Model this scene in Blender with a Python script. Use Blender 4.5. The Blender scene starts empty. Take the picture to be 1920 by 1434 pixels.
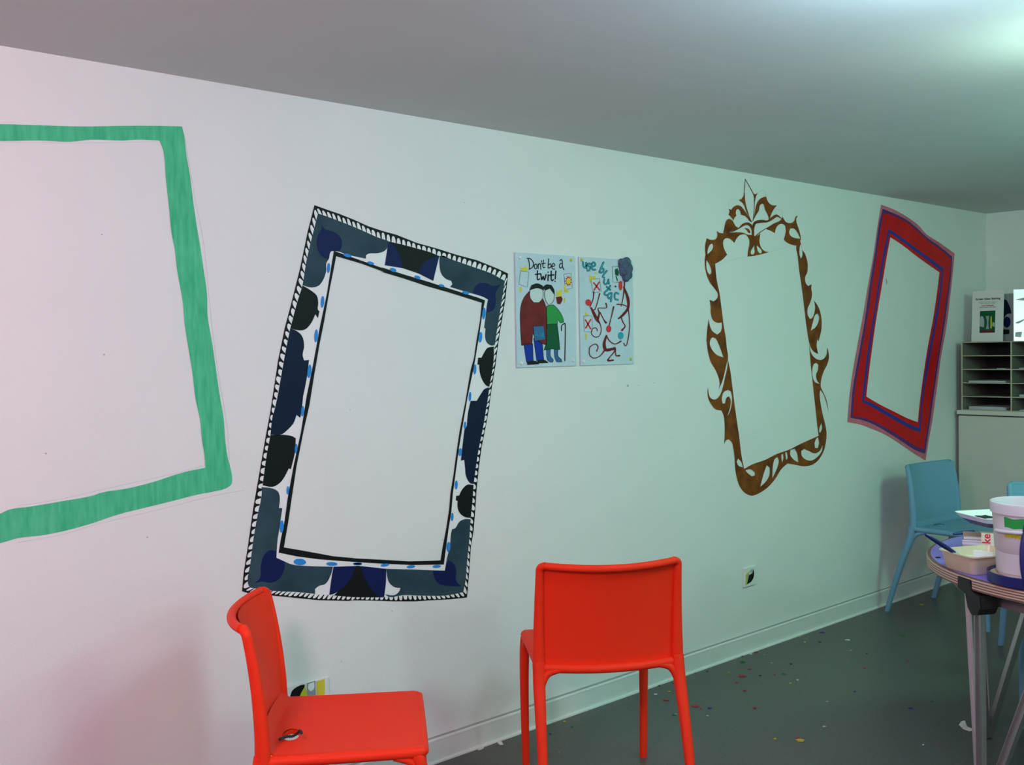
import bpy, bmesh, math, random
from mathutils import Vector, Matrix, geometry
random.seed(7)
SC = bpy.context.scene
COL = SC.collection
# ------------------------------------------------------------------ camera
F, CX, CY, H = 1950.0, 960.0, 717.0, 1.40
ROLL = 0.017
yh = 619 + ROLL*(3128-CX)
up = -Vector((ROLL, 1.0, -(yh-CY)/F)).normalized()
d1 = Vector(((3128-CX)/F, (619-CY)/F, 1.0)); d1 = (d1 - d1.dot(up)*up).normalized()
d2 = up.cross(d1)
M = Matrix((d1, d2, up))
def ray(px, py): return M @ Vector(((px-CX)/F, (py-CY)/F, 1.0))
_r = ray(960, 1376.5); D = _r.y*(-H/_r.z)
CAM = Vector((0, -D, H))
def P(px, py, ax, val):
    """point where the sight line meets the real plane (ax = val)"""
    r = ray(px, py); t = (val-CAM[ax])/r[ax]; return CAM + r*t
cd = bpy.data.cameras.new('camera'); cam = bpy.data.objects.new('camera', cd); COL.objects.link(cam)
cd.lens = F/1920*36; cd.sensor_width = 36; cd.clip_start = .05; cd.clip_end = 50
R = M @ Matrix(((1,0,0),(0,-1,0),(0,0,-1)))
cam.matrix_world = Matrix.Translation(CAM) @ R.to_4x4()
SC.camera = cam
CEIL = 2.183; XB = 6.446; XL = -2.4; YR = -5.4
# ------------------------------------------------------------------ materials
def mat(name, col, rough=.55, noise=0, nscale=20, bump=0, bscale=200, metal=0, stretch=(1,1,1), trans=0, spec=.5, col2=None, emit=0, coat=0):
    m = bpy.data.materials.new(name); m.use_nodes = True
    nt = m.node_tree; b = nt.nodes['Principled BSDF']
    b.inputs['Base Color'].default_value = (*col, 1); b.inputs['Roughness'].default_value = rough
    b.inputs['Metallic'].default_value = metal
    b.inputs['Specular IOR Level'].default_value = spec
    b.inputs['Transmission Weight'].default_value = trans
    if coat: b.inputs['Coat Weight'].default_value = coat
    if emit:
        b.inputs['Emission Color'].default_value = (*col, 1); b.inputs['Emission Strength'].default_value = emit
    if noise or bump:
        tc = nt.nodes.new('ShaderNodeTexCoord'); mp = nt.nodes.new('ShaderNodeMapping')
        mp.inputs['Scale'].default_value = stretch
        nt.links.new(tc.outputs['Object'], mp.inputs[0])
    if noise:
        n = nt.nodes.new('ShaderNodeTexNoise'); n.inputs['Scale'].default_value = nscale; n.inputs['Detail'].default_value = 5
        nt.links.new(mp.outputs[0], n.inputs[0])
        r = nt.nodes.new('ShaderNodeValToRGB')
        c2 = col2 if col2 else tuple(min(1, c*(1+noise)) for c in col)
        c1 = col if col2 else tuple(c*(1-noise) for c in col)
        r.color_ramp.elements[0].position = .32; r.color_ramp.elements[1].position = .68
        r.color_ramp.elements[0].color = (*c1, 1); r.color_ramp.elements[1].color = (*c2, 1)
        nt.links.new(n.outputs[0], r.inputs[0]); nt.links.new(r.outputs[0], b.inputs['Base Color'])
    if bump:
        n2 = nt.nodes.new('ShaderNodeTexNoise'); n2.inputs['Scale'].default_value = bscale; n2.inputs['Detail'].default_value = 3
        nt.links.new(mp.outputs[0], n2.inputs[0])
        bp = nt.nodes.new('ShaderNodeBump'); bp.inputs['Strength'].default_value = bump; bp.inputs['Distance'].default_value = .002
        nt.links.new(n2.outputs[0], bp.inputs['Height']); nt.links.new(bp.outputs[0], b.inputs['Normal'])
    return m
MT = dict(
 wall = mat('wall_paint', (.80,.81,.80), .7, noise=.012, nscale=3, bump=.35, bscale=160, spec=.25),
 ceiling = mat('ceiling_paint', (.66,.66,.66), .8, noise=.02, nscale=2, spec=.2),
 floor = mat('floor_vinyl', (.086,.086,.080), .33, noise=.16, nscale=90, bump=.1, bscale=300, spec=.35),
 skirt = mat('skirting_paint', (.76,.78,.76), .45, noise=.03, nscale=8),
 white = mat('white_paint', (.86,.87,.87), .6, spec=.12),
 green = mat('green_paint', (.05,.46,.22), .6, noise=.3, nscale=5, stretch=(14,1,2.2), col2=(.10,.60,.32), spec=.12),
 black = mat('black_paint', (.008,.010,.012), .5, spec=.12),
 slate = mat('slate_paint', (.022,.050,.072), .6, noise=.4, nscale=9, col2=(.040,.078,.105), spec=.12),
 navy = mat('navy_paint', (.008,.014,.085), .5, spec=.12),
 deepnavy = mat('deep_navy_paint', (.006,.014,.04), .5, spec=.12),
 sky = mat('bright_blue_paint', (.03,.27,.72), .5, spec=.12),
 brown = mat('brown_paint', (.12,.032,.008), .5, noise=.4, nscale=14, col2=(.30,.085,.014), spec=.12),
 red = mat('red_paint', (.72,.012,.014), .55, noise=.08, nscale=9, spec=.12),
 pink = mat('pink_paint', (.68,.18,.24), .6, noise=.1, nscale=12, spec=.12),
 purple = mat('purple_paint', (.11,.035,.20), .55, spec=.12),
 blue = mat('blue_paint', (.035,.045,.33), .55, spec=.12),
 pencil = mat('pencil', (.52,.53,.53), .8),
 board = mat('poster_board', (.56,.68,.76), .45, noise=.04, nscale=20, spec=.15),
 ink = mat('black_ink', (.012,.012,.014), .5, spec=.15), maroon = mat('maroon_ink', (.17,.016,.02), .5, noise=.2, nscale=40, spec=.15),
 leaf = mat('green_ink', (.03,.32,.07), .5, spec=.15), bottle = mat('dark_green_ink', (.008,.10,.04), .5, spec=.15),
 royal = mat('royal_blue_ink', (.01,.035,.35), .5, spec=.15), teal = mat('teal_ink', (.03,.36,.47), .5, spec=.15),
 yellow = mat('yellow_ink', (.72,.62,.05), .5, spec=.15), scarlet = mat('scarlet_ink', (.70,.04,.05), .5, spec=.15),
 grey = mat('grey_ink', (.30,.34,.36), .6), skin = mat('pale_ink', (.62,.70,.70), .6), can = mat('can_blue_ink', (.02,.11,.30), .5),
 orange = mat('orange_red_plastic', (.86,.036,.010), .5, bump=.06, bscale=500, spec=.14),
 aqua = mat('light_blue_plastic', (.17,.36,.52), .5, bump=.06, bscale=500, spec=.3),
 lit_edge = mat('shelf_edge', (.48,.44,.34), .6), shelf = mat('shaded_shelf_board', (.20,.19,.165), .6, noise=.05, nscale=20),  # edges coloured as if lit, boards darkened for the shade inside the slots
 cab = mat('cabinet_laminate', (.62,.60,.56), .5, noise=.02, nscale=12), cabtop = mat('cabinet_top', (.68,.66,.60), .5),
 shadow_strip = mat('grey_shadow_strip', (.38,.39,.37), .8), dark = mat('painted_shade', (.02,.02,.02), .7), paper = mat('paper', (.78,.78,.76), .7), paper2 = mat('blue_paper', (.45,.50,.62), .7),  # grey and near-black put shade into the skirting line, cupboard gap and slots
 plate = mat('socket_plastic', (.78,.80,.78), .35), acid = mat('acid_yellow', (.55,.60,.02), .5), lilac = mat('lilac_spot', (.42,.36,.50), .5),
 tabletop = mat('purple_laminate', (.235,.19,.62), .4, noise=.04, nscale=30),
 rub = mat('black_rubber', (.008,.009,.010), .5), alu = mat('aluminium', (.50,.51,.52), .42, metal=1),
 apron = mat('grey_apron', (.16,.15,.16), .5), bucket = mat('milky_plastic', (.64,.60,.64), .4, spec=.5),
 navypl = mat('navy_plastic', (.010,.018,.13), .3), cream = mat('cream_paint', (.80,.70,.52), .35), peach = mat('peach_paint', (.72,.48,.34), .45),
 tub = mat('cloudy_tub_plastic', (.66,.56,.42), .3, spec=.6), silver = mat('silvery_film', (.90,.93,.92), .38, metal=1, bump=.6, bscale=14),
 smear = mat('grey_smear', (.40,.45,.46), .5),
 fuzz = mat('dark_green_chenille', (.015,.03,.025), .95), blob = mat('slate_putty', (.075,.11,.19), .85, noise=.3, nscale=60, bump=1, bscale=120),
 lamp = mat('lamp_diffuser', (.93,1,.95), .5, emit=9),
)
# plywood edge: horizontal plies
def plywood():
    m = bpy.data.materials.new('plywood_edge'); m.use_nodes = True; nt = m.node_tree; b = nt.nodes['Principled BSDF']
    b.inputs['Roughness'].default_value = .45
    tc = nt.nodes.new('ShaderNodeTexCoord'); w = nt.nodes.new('ShaderNodeTexWave'); w.bands_direction = 'Z'
    w.inputs['Scale'].default_value = 42; w.inputs['Distortion'].default_value = .3; w.inputs['Detail'].default_value = 1
    nt.links.new(tc.outputs['Object'], w.inputs[0])
    r = nt.nodes.new('ShaderNodeValToRGB'); r.color_ramp.elements[0].color = (.16,.07,.05,1); r.color_ramp.elements[1].color = (.55,.42,.33,1)
    r.color_ramp.elements[0].position = .25; r.color_ramp.elements[1].position = .6
    nt.links.new(w.outputs[0], r.inputs[0]); nt.links.new(r.outputs[0], b.inputs['Base Color'])
    return m
MT['ply'] = plywood()
# ------------------------------------------------------------------ object helpers
def link(name, bm, m, parent=None, smooth=False, mods=()):
    me = bpy.data.meshes.new(name); bmesh.ops.recalc_face_normals(bm, faces=bm.faces); bm.to_mesh(me); bm.free()
    me.materials.append(MT[m] if isinstance(m, str) else m)
    if smooth:
        for p in me.polygons: p.use_smooth = True
        me.set_sharp_from_angle(angle=math.radians(38))
    o = bpy.data.objects.new(name, me); COL.objects.link(o); o.parent = parent
    return o
def tag(o, label, cat, group=None):
    o['label'] = label; o['category'] = cat
    if group: o['group'] = group
    return o
def thing(name, label, cat, loc=(0,0,0), rz=0, group=None):
    o = bpy.data.objects.new(name, None); COL.objects.link(o); o.location = loc; o.rotation_euler = (0,0,rz)
    o.empty_display_size = .05
    return tag(o, label, cat, group)
def struct(o): o['kind'] = 'structure'; return o
def rebase(o, base):
    """children of o were built in world coordinates: shift their mesh data so o can sit at its base"""
    for c in o.children:
        c.data.transform(Matrix.Translation(-Vector(base)))
    o.location = base
def box(bm, x0, x1, y0, y1, z0, z1, bev=0):
    r = bmesh.ops.create_cube(bm, size=1)
    for v in r['verts']:
        v.co = Vector((x0+(v.co.x+.5)*(x1-x0), y0+(v.co.y+.5)*(y1-y0), z0+(v.co.z+.5)*(z1-z0)))
    if bev:
        bmesh.ops.bevel(bm, geom=list({e for v in r['verts'] for e in v.link_edges}), offset=bev, segments=2, affect='EDGES')
def cr(pts, n=6, closed=False):
    """Catmull-Rom through points (tuples of any length)"""
    out = []; L = len(pts)
    rng = range(L) if closed else range(L-1)
    for i in rng:
        g = (lambda k: pts[k % L]) if closed else (lambda k: pts[min(max(k,0),L-1)])
        a,b,c,d = g(i-1), g(i), g(i+1), g(i+2)
        for j in range(n):
            t = j/n
            out.append(tuple(.5*((2*b[k]) + (c[k]-a[k])*t + (2*a[k]-5*b[k]+4*c[k]-d[k])*t*t + (3*b[k]-a[k]-3*c[k]+d[k])*t**3) for k in range(len(b))))
    if not closed: out.append(tuple(pts[-1]))
    return out
def tube(bm, pts, seg=12, caps=True, flat=1.0, sq=0, closed=False, side=None):
    """pts: (x,y,z,r) ; flat scales the second axis"""
    rings = []; n = len(pts); prev = None
    for i, p in enumerate(pts):
        c = Vector(p[:3])
        if closed: t = Vector(pts[(i+1)%n][:3])-Vector(pts[i-1][:3])
        else: t = Vector(pts[min(i+1,n-1)][:3])-Vector(pts[max(i-1,0)][:3])
        t.normalize()
        ref = side if side else (Vector((0,1,0)) if abs(t.z) > .5 else Vector((0,0,1)))
        u = ref - ref.dot(t)*t
        if u.length < 1e-4: u = Vector((1,0,0)) - t.x*t
        u.normalize()
        if prev is not None and not side:
            u2 = prev - prev.dot(t)*t
            if u2.length > 1e-4: u = u2.normalized()
        prev = u; w = t.cross(u)
        ring = []
        for k in range(seg):
            a = 2*math.pi*k/seg; ca, sa = math.cos(a), math.sin(a)
            if sq:
                e = 1-sq; ca = math.copysign(abs(ca)**e, ca); sa = math.copysign(abs(sa)**e, sa)
            ring.append(bm.verts.new(c + u*ca*p[3]*flat + w*sa*p[3]))
        rings.append(ring)
    m = n if closed else n-1
    for i in range(m):
        A, B = rings[i], rings[(i+1)%n]
        for k in range(seg): bm.faces.new((A[k], A[(k+1)%seg], B[(k+1)%seg], B[k]))
    if caps and not closed:
        bm.faces.new(rings[0][::-1]); bm.faces.new(rings[-1])
def lathe(bm, prof, seg=40, c=(0,0,0), close=False):
    rings = []
    for r, z in prof:
        rings.append([bm.verts.new((c[0]+r*math.cos(2*math.pi*k/seg), c[1]+r*math.sin(2*math.pi*k/seg), c[2]+z)) for k in range(seg)])
    for A, B in zip(rings, rings[1:]):
        for k in range(seg): bm.faces.new((A[k], A[(k+1)%seg], B[(k+1)%seg], B[k]))
    bm.faces.new(rings[0][::-1]); bm.faces.new(rings[-1])
# ------------------------------------------------------------------ flat shapes painted on a plane
def smooth_loop(pts, sharp=50, n=4):
    L = len(pts); out = []
    V = [Vector(p) for p in pts]
    tan = []
    for i in range(L):
        a = (V[i]-V[i-1]); b = (V[(i+1)%L]-V[i])
        if a.length < 1e-6 or b.length < 1e-6: tan.append(None); continue
        ang = math.degrees(a.angle(b))
        tan.append(None if ang > sharp else (a.normalized()+b.normalized()).normalized())
    for i in range(L):
        p, q = V[i], V[(i+1)%L]; d = (q-p); l = d.length
        if l < 1e-6: continue
        m0 = tan[i] if tan[i] else d.normalized(); m1 = tan[(i+1)%L] if tan[(i+1)%L] else d.normalized()
        m0 = m0*l; m1 = m1*l
        for j in range(n):
            t = j/n
            out.append(p*(2*t**3-3*t*t+1)+m0*(t**3-2*t*t+t)+q*(-2*t**3+3*t*t)+m1*(t**3-t*t))
    return [(v.x, v.y) for v in out]
def Z(x0, y0, s):
    return lambda pts: [(x0+q[0]/s, y0+q[1]/s)+tuple(w/s for w in q[2:]) for q in pts]
class Paint:
    def __init__(s, plane): s.plane = plane; s.bm = bmesh.new()
    def poly(s, loops, depth=0, sm=50, n=4):
        loops = [smooth_loop(l, sm, n) if sm else l for l in loops]
        L3 = [[Vector((a, b, 0)) for a, b in l] for l in loops]
        tris = geometry.tessellate_polygon(L3)
        vs = [s.bm.verts.new(s.plane(a, b, depth)) for l in loops for a, b in l]
        for t in tris:
            try: s.bm.faces.new([vs[i] for i in t])
            except ValueError: pass
    def stroke(s, pts, w, depth=0, n=4, closed=False):
        """pts (x,y) or (x,y,w)"""
        q = [(p[0], p[1], p[2] if len(p) > 2 else w) for p in pts]
        if n > 1 and len(q) > 2: q = cr(q, n, closed)
        if closed: q = q+[q[0]]
        A = []; B = []
        for i, p in enumerate(q):
            a = q[max(i-1,0)]; b = q[min(i+1,len(q)-1)]
            dx, dy = b[0]-a[0], b[1]-a[1]; l = math.hypot(dx, dy) or 1
            nx, ny = -dy/l*p[2]/2, dx/l*p[2]/2
            A.append((p[0]+nx, p[1]+ny)); B.append((p[0]-nx, p[1]-ny))
        va = [s.bm.verts.new(s.plane(*p, depth)) for p in A]; vb = [s.bm.verts.new(s.plane(*p, depth)) for p in B]
        for i in range(len(q)-1): s.bm.faces.new((va[i], va[i+1], vb[i+1], vb[i]))
        for e, k in ((q[0],0), (q[-1],1)):
            if not closed: s.dot(e[0], e[1], e[2]/2, e[2]/2, 0, depth+.00003, 10)
    def dot(s, x, y, rx, ry, ang=0, depth=0, n=18):
        a = math.radians(ang)
        v = [s.bm.verts.new(s.plane(x+math.cos(a)*rx*math.cos(t)-math.sin(a)*ry*math.sin(t), y+math.sin(a)*rx*math.cos(t)+math.cos(a)*ry*math.sin(t), depth)) for t in [2*math.pi*k/n for k in range(n)]]
        s.bm.faces.new(v)
    def done(s, name, m, parent):
        for f in s.bm.faces: f.normal_update()
        me = bpy.data.meshes.new(name); s.bm.to_mesh(me); s.bm.free(); me.materials.append(MT[m])
        o = bpy.data.objects.new(name, me); COL.objects.link(o); o.parent = parent; return o
def wallpt(px, py, depth):
    p = P(px, py, 1, 0); return Vector((p.x, -.0006-depth, p.z))
# ------------------------------------------------------------------ room
def slab(name, m, *a):
    bm = bmesh.new(); box(bm, *a); return struct(link(name, bm, m))
slab('floor', 'floor', XL-.1, XB+.1, YR-.1, .1, -.1, 0)
slab('ceiling', 'ceiling', XL-.1, XB+.1, YR-.1, .1, CEIL, CEIL+.1)
slab('wall_left', 'wall', XL-.1, XB+.1, 0, .1, 0, CEIL)
slab('wall_back', 'wall', XB, XB+.1, YR, 0, 0, CEIL)
slab('wall_right', 'wall', XL-.1, XB+.1, YR-.1, YR, 0, CEIL)
slab('wall_front', 'wall', XL-.1, XL, YR, 0, 0, CEIL)
def skirting(name, p0, p1, nrm):
    """profiled skirting with a bevelled lip at the top and a bright sealant bead at the floor"""
    prof = [(0,0),(.018,0),(.0165,.006),(.012,.009),(.012,.070),(.0105,.075),(.006,.078),(0,.079)]
    bm = bmesh.new(); d = Vector(p1)-Vector(p0); n = Vector(nrm)
    A = [bm.verts.new(Vector(p0)+n*a+Vector((0,0,b))) for a, b in prof]; B = [bm.verts.new(Vector(p1)+n*a+Vector((0,0,b))) for a, b in prof]
    k = len(prof)
    for i in range(k): bm.faces.new((A[i], A[(i+1)%k], B[(i+1)%k], B[i]))
    bm.faces.new(A); bm.faces.new(B)
    o = struct(link(name, bm, 'skirt'))
    for nm, mm, z0, z1, dep in (('painted_shadow_line','shadow_strip',.0795,.0865,.0012),('sealant_bead','white',.0,.0055,.0215),('top_lip','white',.0745,.0792,.0142)):  # grey strip paints the shadow line above the skirting; lip whitened as its highlight
        b2 = bmesh.new(); q = [Vector(p0)+Vector((0,0,z0)), Vector(p0)+n*dep+Vector((0,0,z0)), Vector(p0)+n*dep+Vector((0,0,z1)), Vector(p0)+Vector((0,0,z1))]
        A = [b2.verts.new(v) for v in q]; B = [b2.verts.new(v+d) for v in q]
        for i in range(4): b2.faces.new((A[i], A[(i+1)%4], B[(i+1)%4], B[i]))
        b2.faces.new(A); b2.faces.new(B); link(nm, b2, mm, o)
    return o
skirting('baseboard_left', (XL,0,0), (XB,0,0), (0,-1,0))
skirting('baseboard_back', (XB,-.02,0), (XB,YR,0), (-1,0,0))
# ------------------------------------------------------------------ green painted frame
G = Z(0, 220, 1.748)
g = thing('painted_frame', 'large empty rectangle outlined in streaky bright green paint on the wall', 'mural')
outer = G([(-500,26),(-200,20),(0,22),(130,26),(270,30),(400,28),(520,28),(596,30),(603,60),(610,120),(622,190),(632,270),(645,360),(657,430),(667,500),(678,580),(680,650),(695,740),(708,830),(718,900),(733,990),(738,1060),(745,1110),(755,1150),(760,1195),(753,1208),(700,1226),(650,1235),(560,1258),(470,1280),(390,1300),(300,1330),(210,1355),(130,1370),(60,1378),(0,1395),(-120,1420),(-480,1490),(-495,1100),(-510,600)])
inner = G([(-425,76),(-200,74),(0,78),(130,76),(230,80),(300,73),(400,76),(450,73),(522,76),(535,110),(543,200),(553,290),(562,380),(572,430),(580,500),(598,600),(605,680),(618,760),(632,850),(640,920),(655,990),(662,1060),(670,1110),(672,1148),(600,1163),(500,1195),(420,1215),(330,1230),(300,1240),(200,1258),(100,1275),(30,1285),(0,1298),(-120,1325),(-405,1385),(-420,1000),(-435,500)])
p = Paint(wallpt); p.poly([outer, inner], .0004); p.done('brush_band', 'green', g)
p = Paint(wallpt)
p.stroke(G([(604,60),(640,270),(668,420),(690,640),(712,820),(742,1000),(752,1120)]), .5, .0001)
p.stroke(G([(800,1222),(700,1240),(500,1290),(330,1330),(200,1368),(60,1392)]), .5, .0001)
p.stroke(G([(665,1142),(560,1170),(400,1205),(200,1250),(60,1272)]), .5, .0001)
p.stroke(G([(0,81),(250,84),(515,80)]), .4, .0001)
p.done('pencil_line', 'pencil', g)
rebase(g, (1.2,0,1.2))
# ------------------------------------------------------------------ blue and black painted frame
Z1, Z2, Z3, Z4 = Z(440,370,3.584), Z(680,440,3.983), Z(430,740,3.585), Z(660,760,3.773)
g = thing('painted_frame', 'tall wall painting of a navy, slate and black frame with a scalloped edge', 'mural')
eL_o = Z1([(535,52),(490,230),(440,470),(385,690),(335,880),(290,1100),(240,1434)])+Z3([(240,300),(190,590),(160,760),(125,1010),(95,1200),(85,1320)])
eL_i = Z1([(558,108),(540,180),(510,300),(480,430),(455,590),(420,700),(372,880),(345,1010),(320,1150),(290,1300),(265,1434)])+Z3([(290,140),(275,268),(250,400),(222,605),(215,680),(190,800),(160,970),(140,1130),(122,1260),(135,1295)])
eT_o = Z1([(535,52),(640,90),(700,110),(800,150),(900,195),(1000,228)])+Z2([(250,0),(400,60),(560,105),(700,150),(850,190),(1000,250),(1085,290)])
eT_i = Z1([(558,108),(640,140),(750,178),(850,220),(950,265)])+Z2([(190,50),(300,75),(400,102),(500,130),(570,160),(650,180),(750,215),(850,250),(950,285),(1060,345)])
eR_o = Z2([(1085,290),(1065,480),(1045,600),(1025,720),(1005,860),(990,980),(965,1130),(945,1270)])+Z4([(972,0),(945,150),(915,300),(895,450),(880,600),(870,750),(860,880),(840,1000),(830,1150),(818,1300),(812,1358)])
eR_i = Z2([(1060,345),(1040,470),(1020,600),(1000,720),(985,820),(975,950),(945,1135),(925,1280)])+Z4([(950,0),(930,130),(890,330),(870,470),(858,560),(845,700),(838,800),(828,950),(815,1080),(800,1250),(785,1320)])
eB_o = Z3([(85,1320),(150,1340),(300,1350),(450,1365),(600,1380),(800,1385)])+Z4([(0,1378),(150,1380),(300,1385),(450,1385),(550,1378),(700,1370),(812,1358)])
eB_i = Z3([(135,1295),(200,1305),(320,1320),(450,1325),(570,1340),(670,1345),(800,1350)])+Z4([(0,1352),(220,1355),(350,1345),(500,1345),(650,1345),(785,1320)])
OUT = eL_o + eB_o[1:] + eR_o[::-1][1:] + eT_o[::-1][1:-1]
INN = eL_i + eB_i[1:] + eR_i[::-1][1:] + eT_i[::-1][1:-1]
lo = Z1([(665,360),(650,450),(618,650),(575,850),(530,1100),(490,1300)])+Z3([(520,0),(480,250),(430,480),(390,700),(370,850),(345,970),(330,1060),(450,1085),(600,1105),(800,1120)])+Z4([(0,1105),(200,1118),(420,1128),(648,1125),(660,1030),(680,880),(700,760),(712,620),(735,450),(755,300),(780,150)])+Z2([(780,1220),(805,1100),(830,980),(850,860),(870,740),(890,600),(912,490),(860,470),(700,420),(500,355),(300,295),(130,240)])+Z1([(1000,478),(850,425),(700,372)])
li = Z1([(680,395),(670,450),(640,600),(600,830),(570,980),(535,1180),(500,1400)])+Z3([(500,230),(450,480),(420,680),(395,850),(365,1025),(500,1048),(700,1085),(850,1098)])+Z4([(0,1080),(200,1090),(400,1102),(560,1098),(625,1095),(640,1000),(665,870),(685,740),(695,620),(718,480),(735,350),(760,180)])+Z2([(765,1250),(785,1130),(805,1010),(830,920),(850,780),(875,640),(888,508),(640,430),(480,385),(300,325),(130,275)])+Z1([(1000,500),(850,445)])
p = Paint(wallpt); p.poly([INN, lo], .0001, sm=0); p.done('white_band', 'white', g)
p = Paint(wallpt); p.poly([OUT, INN], .0004, sm=0); p.done('outer_border', 'black', g)
def along(pl):
    d = [0]
    for a, b in zip(pl, pl[1:]): d.append(d[-1]+math.hypot(b[0]-a[0], b[1]-a[1]))
    def f(t):
        x = t*d[-1]
        for i in range(len(d)-1):
            if x <= d[i+1] or i == len(d)-2:
                k = (x-d[i])/(d[i+1]-d[i]); return (pl[i][0]+(pl[i+1][0]-pl[i][0])*k, pl[i][1]+(pl[i+1][1]-pl[i][1])*k)
    return f
p = Paint(wallpt)
for eo, ei, n in ((eT_o,eT_i,38),(eR_o,eR_i,46),(eB_o,eB_i,46),(eL_o,eL_i,50)):
    fo, fi = along(eo), along(ei)
    for k in range(n):
        t = (k+.5)/n; hw = .41/n*random.uniform(.85,1.1); hh = random.uniform(.66,.84)
        loop = []
        a, b = fi(max(0,t-hw)), fi(min(1,t+hw)); ta, tb = fo(max(0,t-hw)), fo(min(1,t+hw))
        for j in range(9):
            s = j/8; e = (1-abs(2*s-1)**2.6)**.5*hh
            q0 = (a[0]+(b[0]-a[0])*s, a[1]+(b[1]-a[1])*s); q1 = (ta[0]+(tb[0]-ta[0])*s, ta[1]+(tb[1]-ta[1])*s)
            loop.append((q0[0]+(q1[0]-q0[0])*e, q0[1]+(q1[1]-q0[1])*e))
        p.poly([loop], .0008, sm=0)
p.done('scalloped_trim', 'white', g)
slates = [Z1([(558,108),(650,140),(750,178),(850,220),(950,265),(1030,292),(1028,330),(1005,360),(960,375),(900,378),(880,390),(880,412),(800,395),(740,380),(700,365),(650,360),(640,370),(632,412),(615,440),(612,500),(590,560),(560,595),(510,605),(455,590),(480,430),(510,300),(540,180)]),
 Z2([(572,162),(590,155),(650,180),(750,215),(850,250),(950,285),(1060,345),(1040,470),(1020,600),(1000,720),(985,820),(965,828),(930,810),(915,780),(915,700),(905,695),(915,620),(930,500),(935,485),(900,465),(800,435),(650,390),(668,370),(660,345),(620,330),(585,290),(572,230)]),
 Z4([(838,805),(828,950),(815,1080),(800,1250),(785,1320),(720,1335),(650,1345),(500,1345),(350,1342),(270,1355),(228,1335),(300,1340),(335,1310),(340,1290),(300,1285),(260,1250),(243,1180),(240,1155),(350,1158),(450,1160),(560,1165),(655,1168),(670,1080),(690,1000),(700,900),(708,873),(725,870),(760,820),(800,803)]),
 Z3([(215,620),(290,630),(325,650),(338,690),(332,760),(355,762),(345,830),(335,900),(322,980),(315,1095),(360,1115),(420,1140),(520,1150),(695,1155),(680,1210),(645,1270),(600,1285),(575,1305),(575,1338),(450,1325),(320,1320),(200,1305),(135,1295),(122,1260),(140,1130),(160,970),(190,800),(215,680)])]
for q in slates:
    p = Paint(wallpt); p.poly([q], .0008); p.done('slate_corner', 'slate', g)
leaves = [Z1([(580,175),(600,210),(660,230),(710,270),(720,320),(705,362),(650,360),(640,372),(632,412),(600,408),(565,370),(550,320),(560,250),(582,210)]),
 Z2([(1030,370),(1010,400),(990,440),(993,500),(975,560),(925,582),(935,485),(900,465),(820,435),(835,390),(870,362),(920,362),(970,382)]),
 Z4([(770,1280),(735,1240),(735,1160),(710,1110),(680,1095),(665,1130),(655,1168),(570,1170),(580,1220),(620,1265),(680,1275)]),
 Z3([(165,1265),(205,1230),(210,1150),(230,1080),(270,1045),(312,1050),(315,1095),(372,1125),(365,1180),(330,1240),(280,1262),(220,1255)])]
for q in leaves:
    p = Paint(wallpt); p.poly([q], .0012); p.done('navy_leaf', 'navy', g)
navs = [Z2([(190,50),(235,85),(270,150),(290,210),(298,250),(163,228),(175,150)]), Z2([(570,160),(550,240),(525,345),(415,290),(430,245),(465,200),(520,172)]),
 Z3([(698,1155),(850,1150),(830,1200),(780,1280),(705,1335),(670,1345),(685,1230)]), Z4([(60,1135),(240,1155),(238,1250),(225,1355),(200,1355),(150,1320),(110,1260),(75,1190)])]
for q in navs:
    p = Paint(wallpt); p.poly([q], .0012); p.done('navy_quarter', 'navy', g)
blacks = [Z2([(190,50),(300,75),(400,102),(500,130),(570,160),(500,180),(450,220),(415,290),(298,250),(290,210),(270,150),(235,85)]),
 Z3([(850,1148),(880,1150),(905,1200)])+Z4([(110,1260),(160,1320),(220,1357),(0,1355)])+Z3([(700,1348),(725,1325),(780,1280),(830,1200)]),
 Z2([(978,835),(975,950),(960,1050),(943,1135),(920,1125),(885,1070),(870,1010),(868,970),(855,970),(860,918),(885,918),(905,880),(930,845)]),
 Z4([(858,562),(850,680),(838,795),(800,790),(760,760),(745,720),(745,675),(733,672),(735,638),(755,638),(780,590),(815,560)]),
 Z3([(275,270),(350,268),(420,278),(445,292),(440,380),(420,470),(412,500),(398,495),(370,550),(340,590),(290,618),(222,608),(250,400)]),
 Z1([(455,592),(510,625),(550,660),(560,710),(558,755),(568,765),(558,812),(540,785),(515,840),(470,888),(420,892),(372,880),(420,700)])]
for q in blacks:
    p = Paint(wallpt); p.poly([q], .0010); p.done('black_panel', 'black', g)
deeps = [Z2([(943,1140),(925,1280)])+Z4([(950,0),(930,130),(890,330),(870,470),(858,555),(835,550),(805,500),(798,440),(792,385),(768,390),(775,330),(790,200),(800,130)])+Z2([(775,1434),(785,1330),(805,1240),(850,1240),(880,1190),(910,1150)]),
 Z1([(372,880),(410,895),(450,930),(465,1000),(455,1060),(465,1095),(498,1092),(485,1200),(460,1330)])+Z3([(495,0),(485,100),(475,155),(450,135),(430,190),(390,235),(350,265),(275,268),(290,140)])+Z1([(265,1434),(320,1150),(345,1010)])]
for q in deeps:
    p = Paint(wallpt); p.poly([q], .0010); p.done('deep_navy_panel', 'deepnavy', g)
p = Paint(wallpt)
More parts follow.
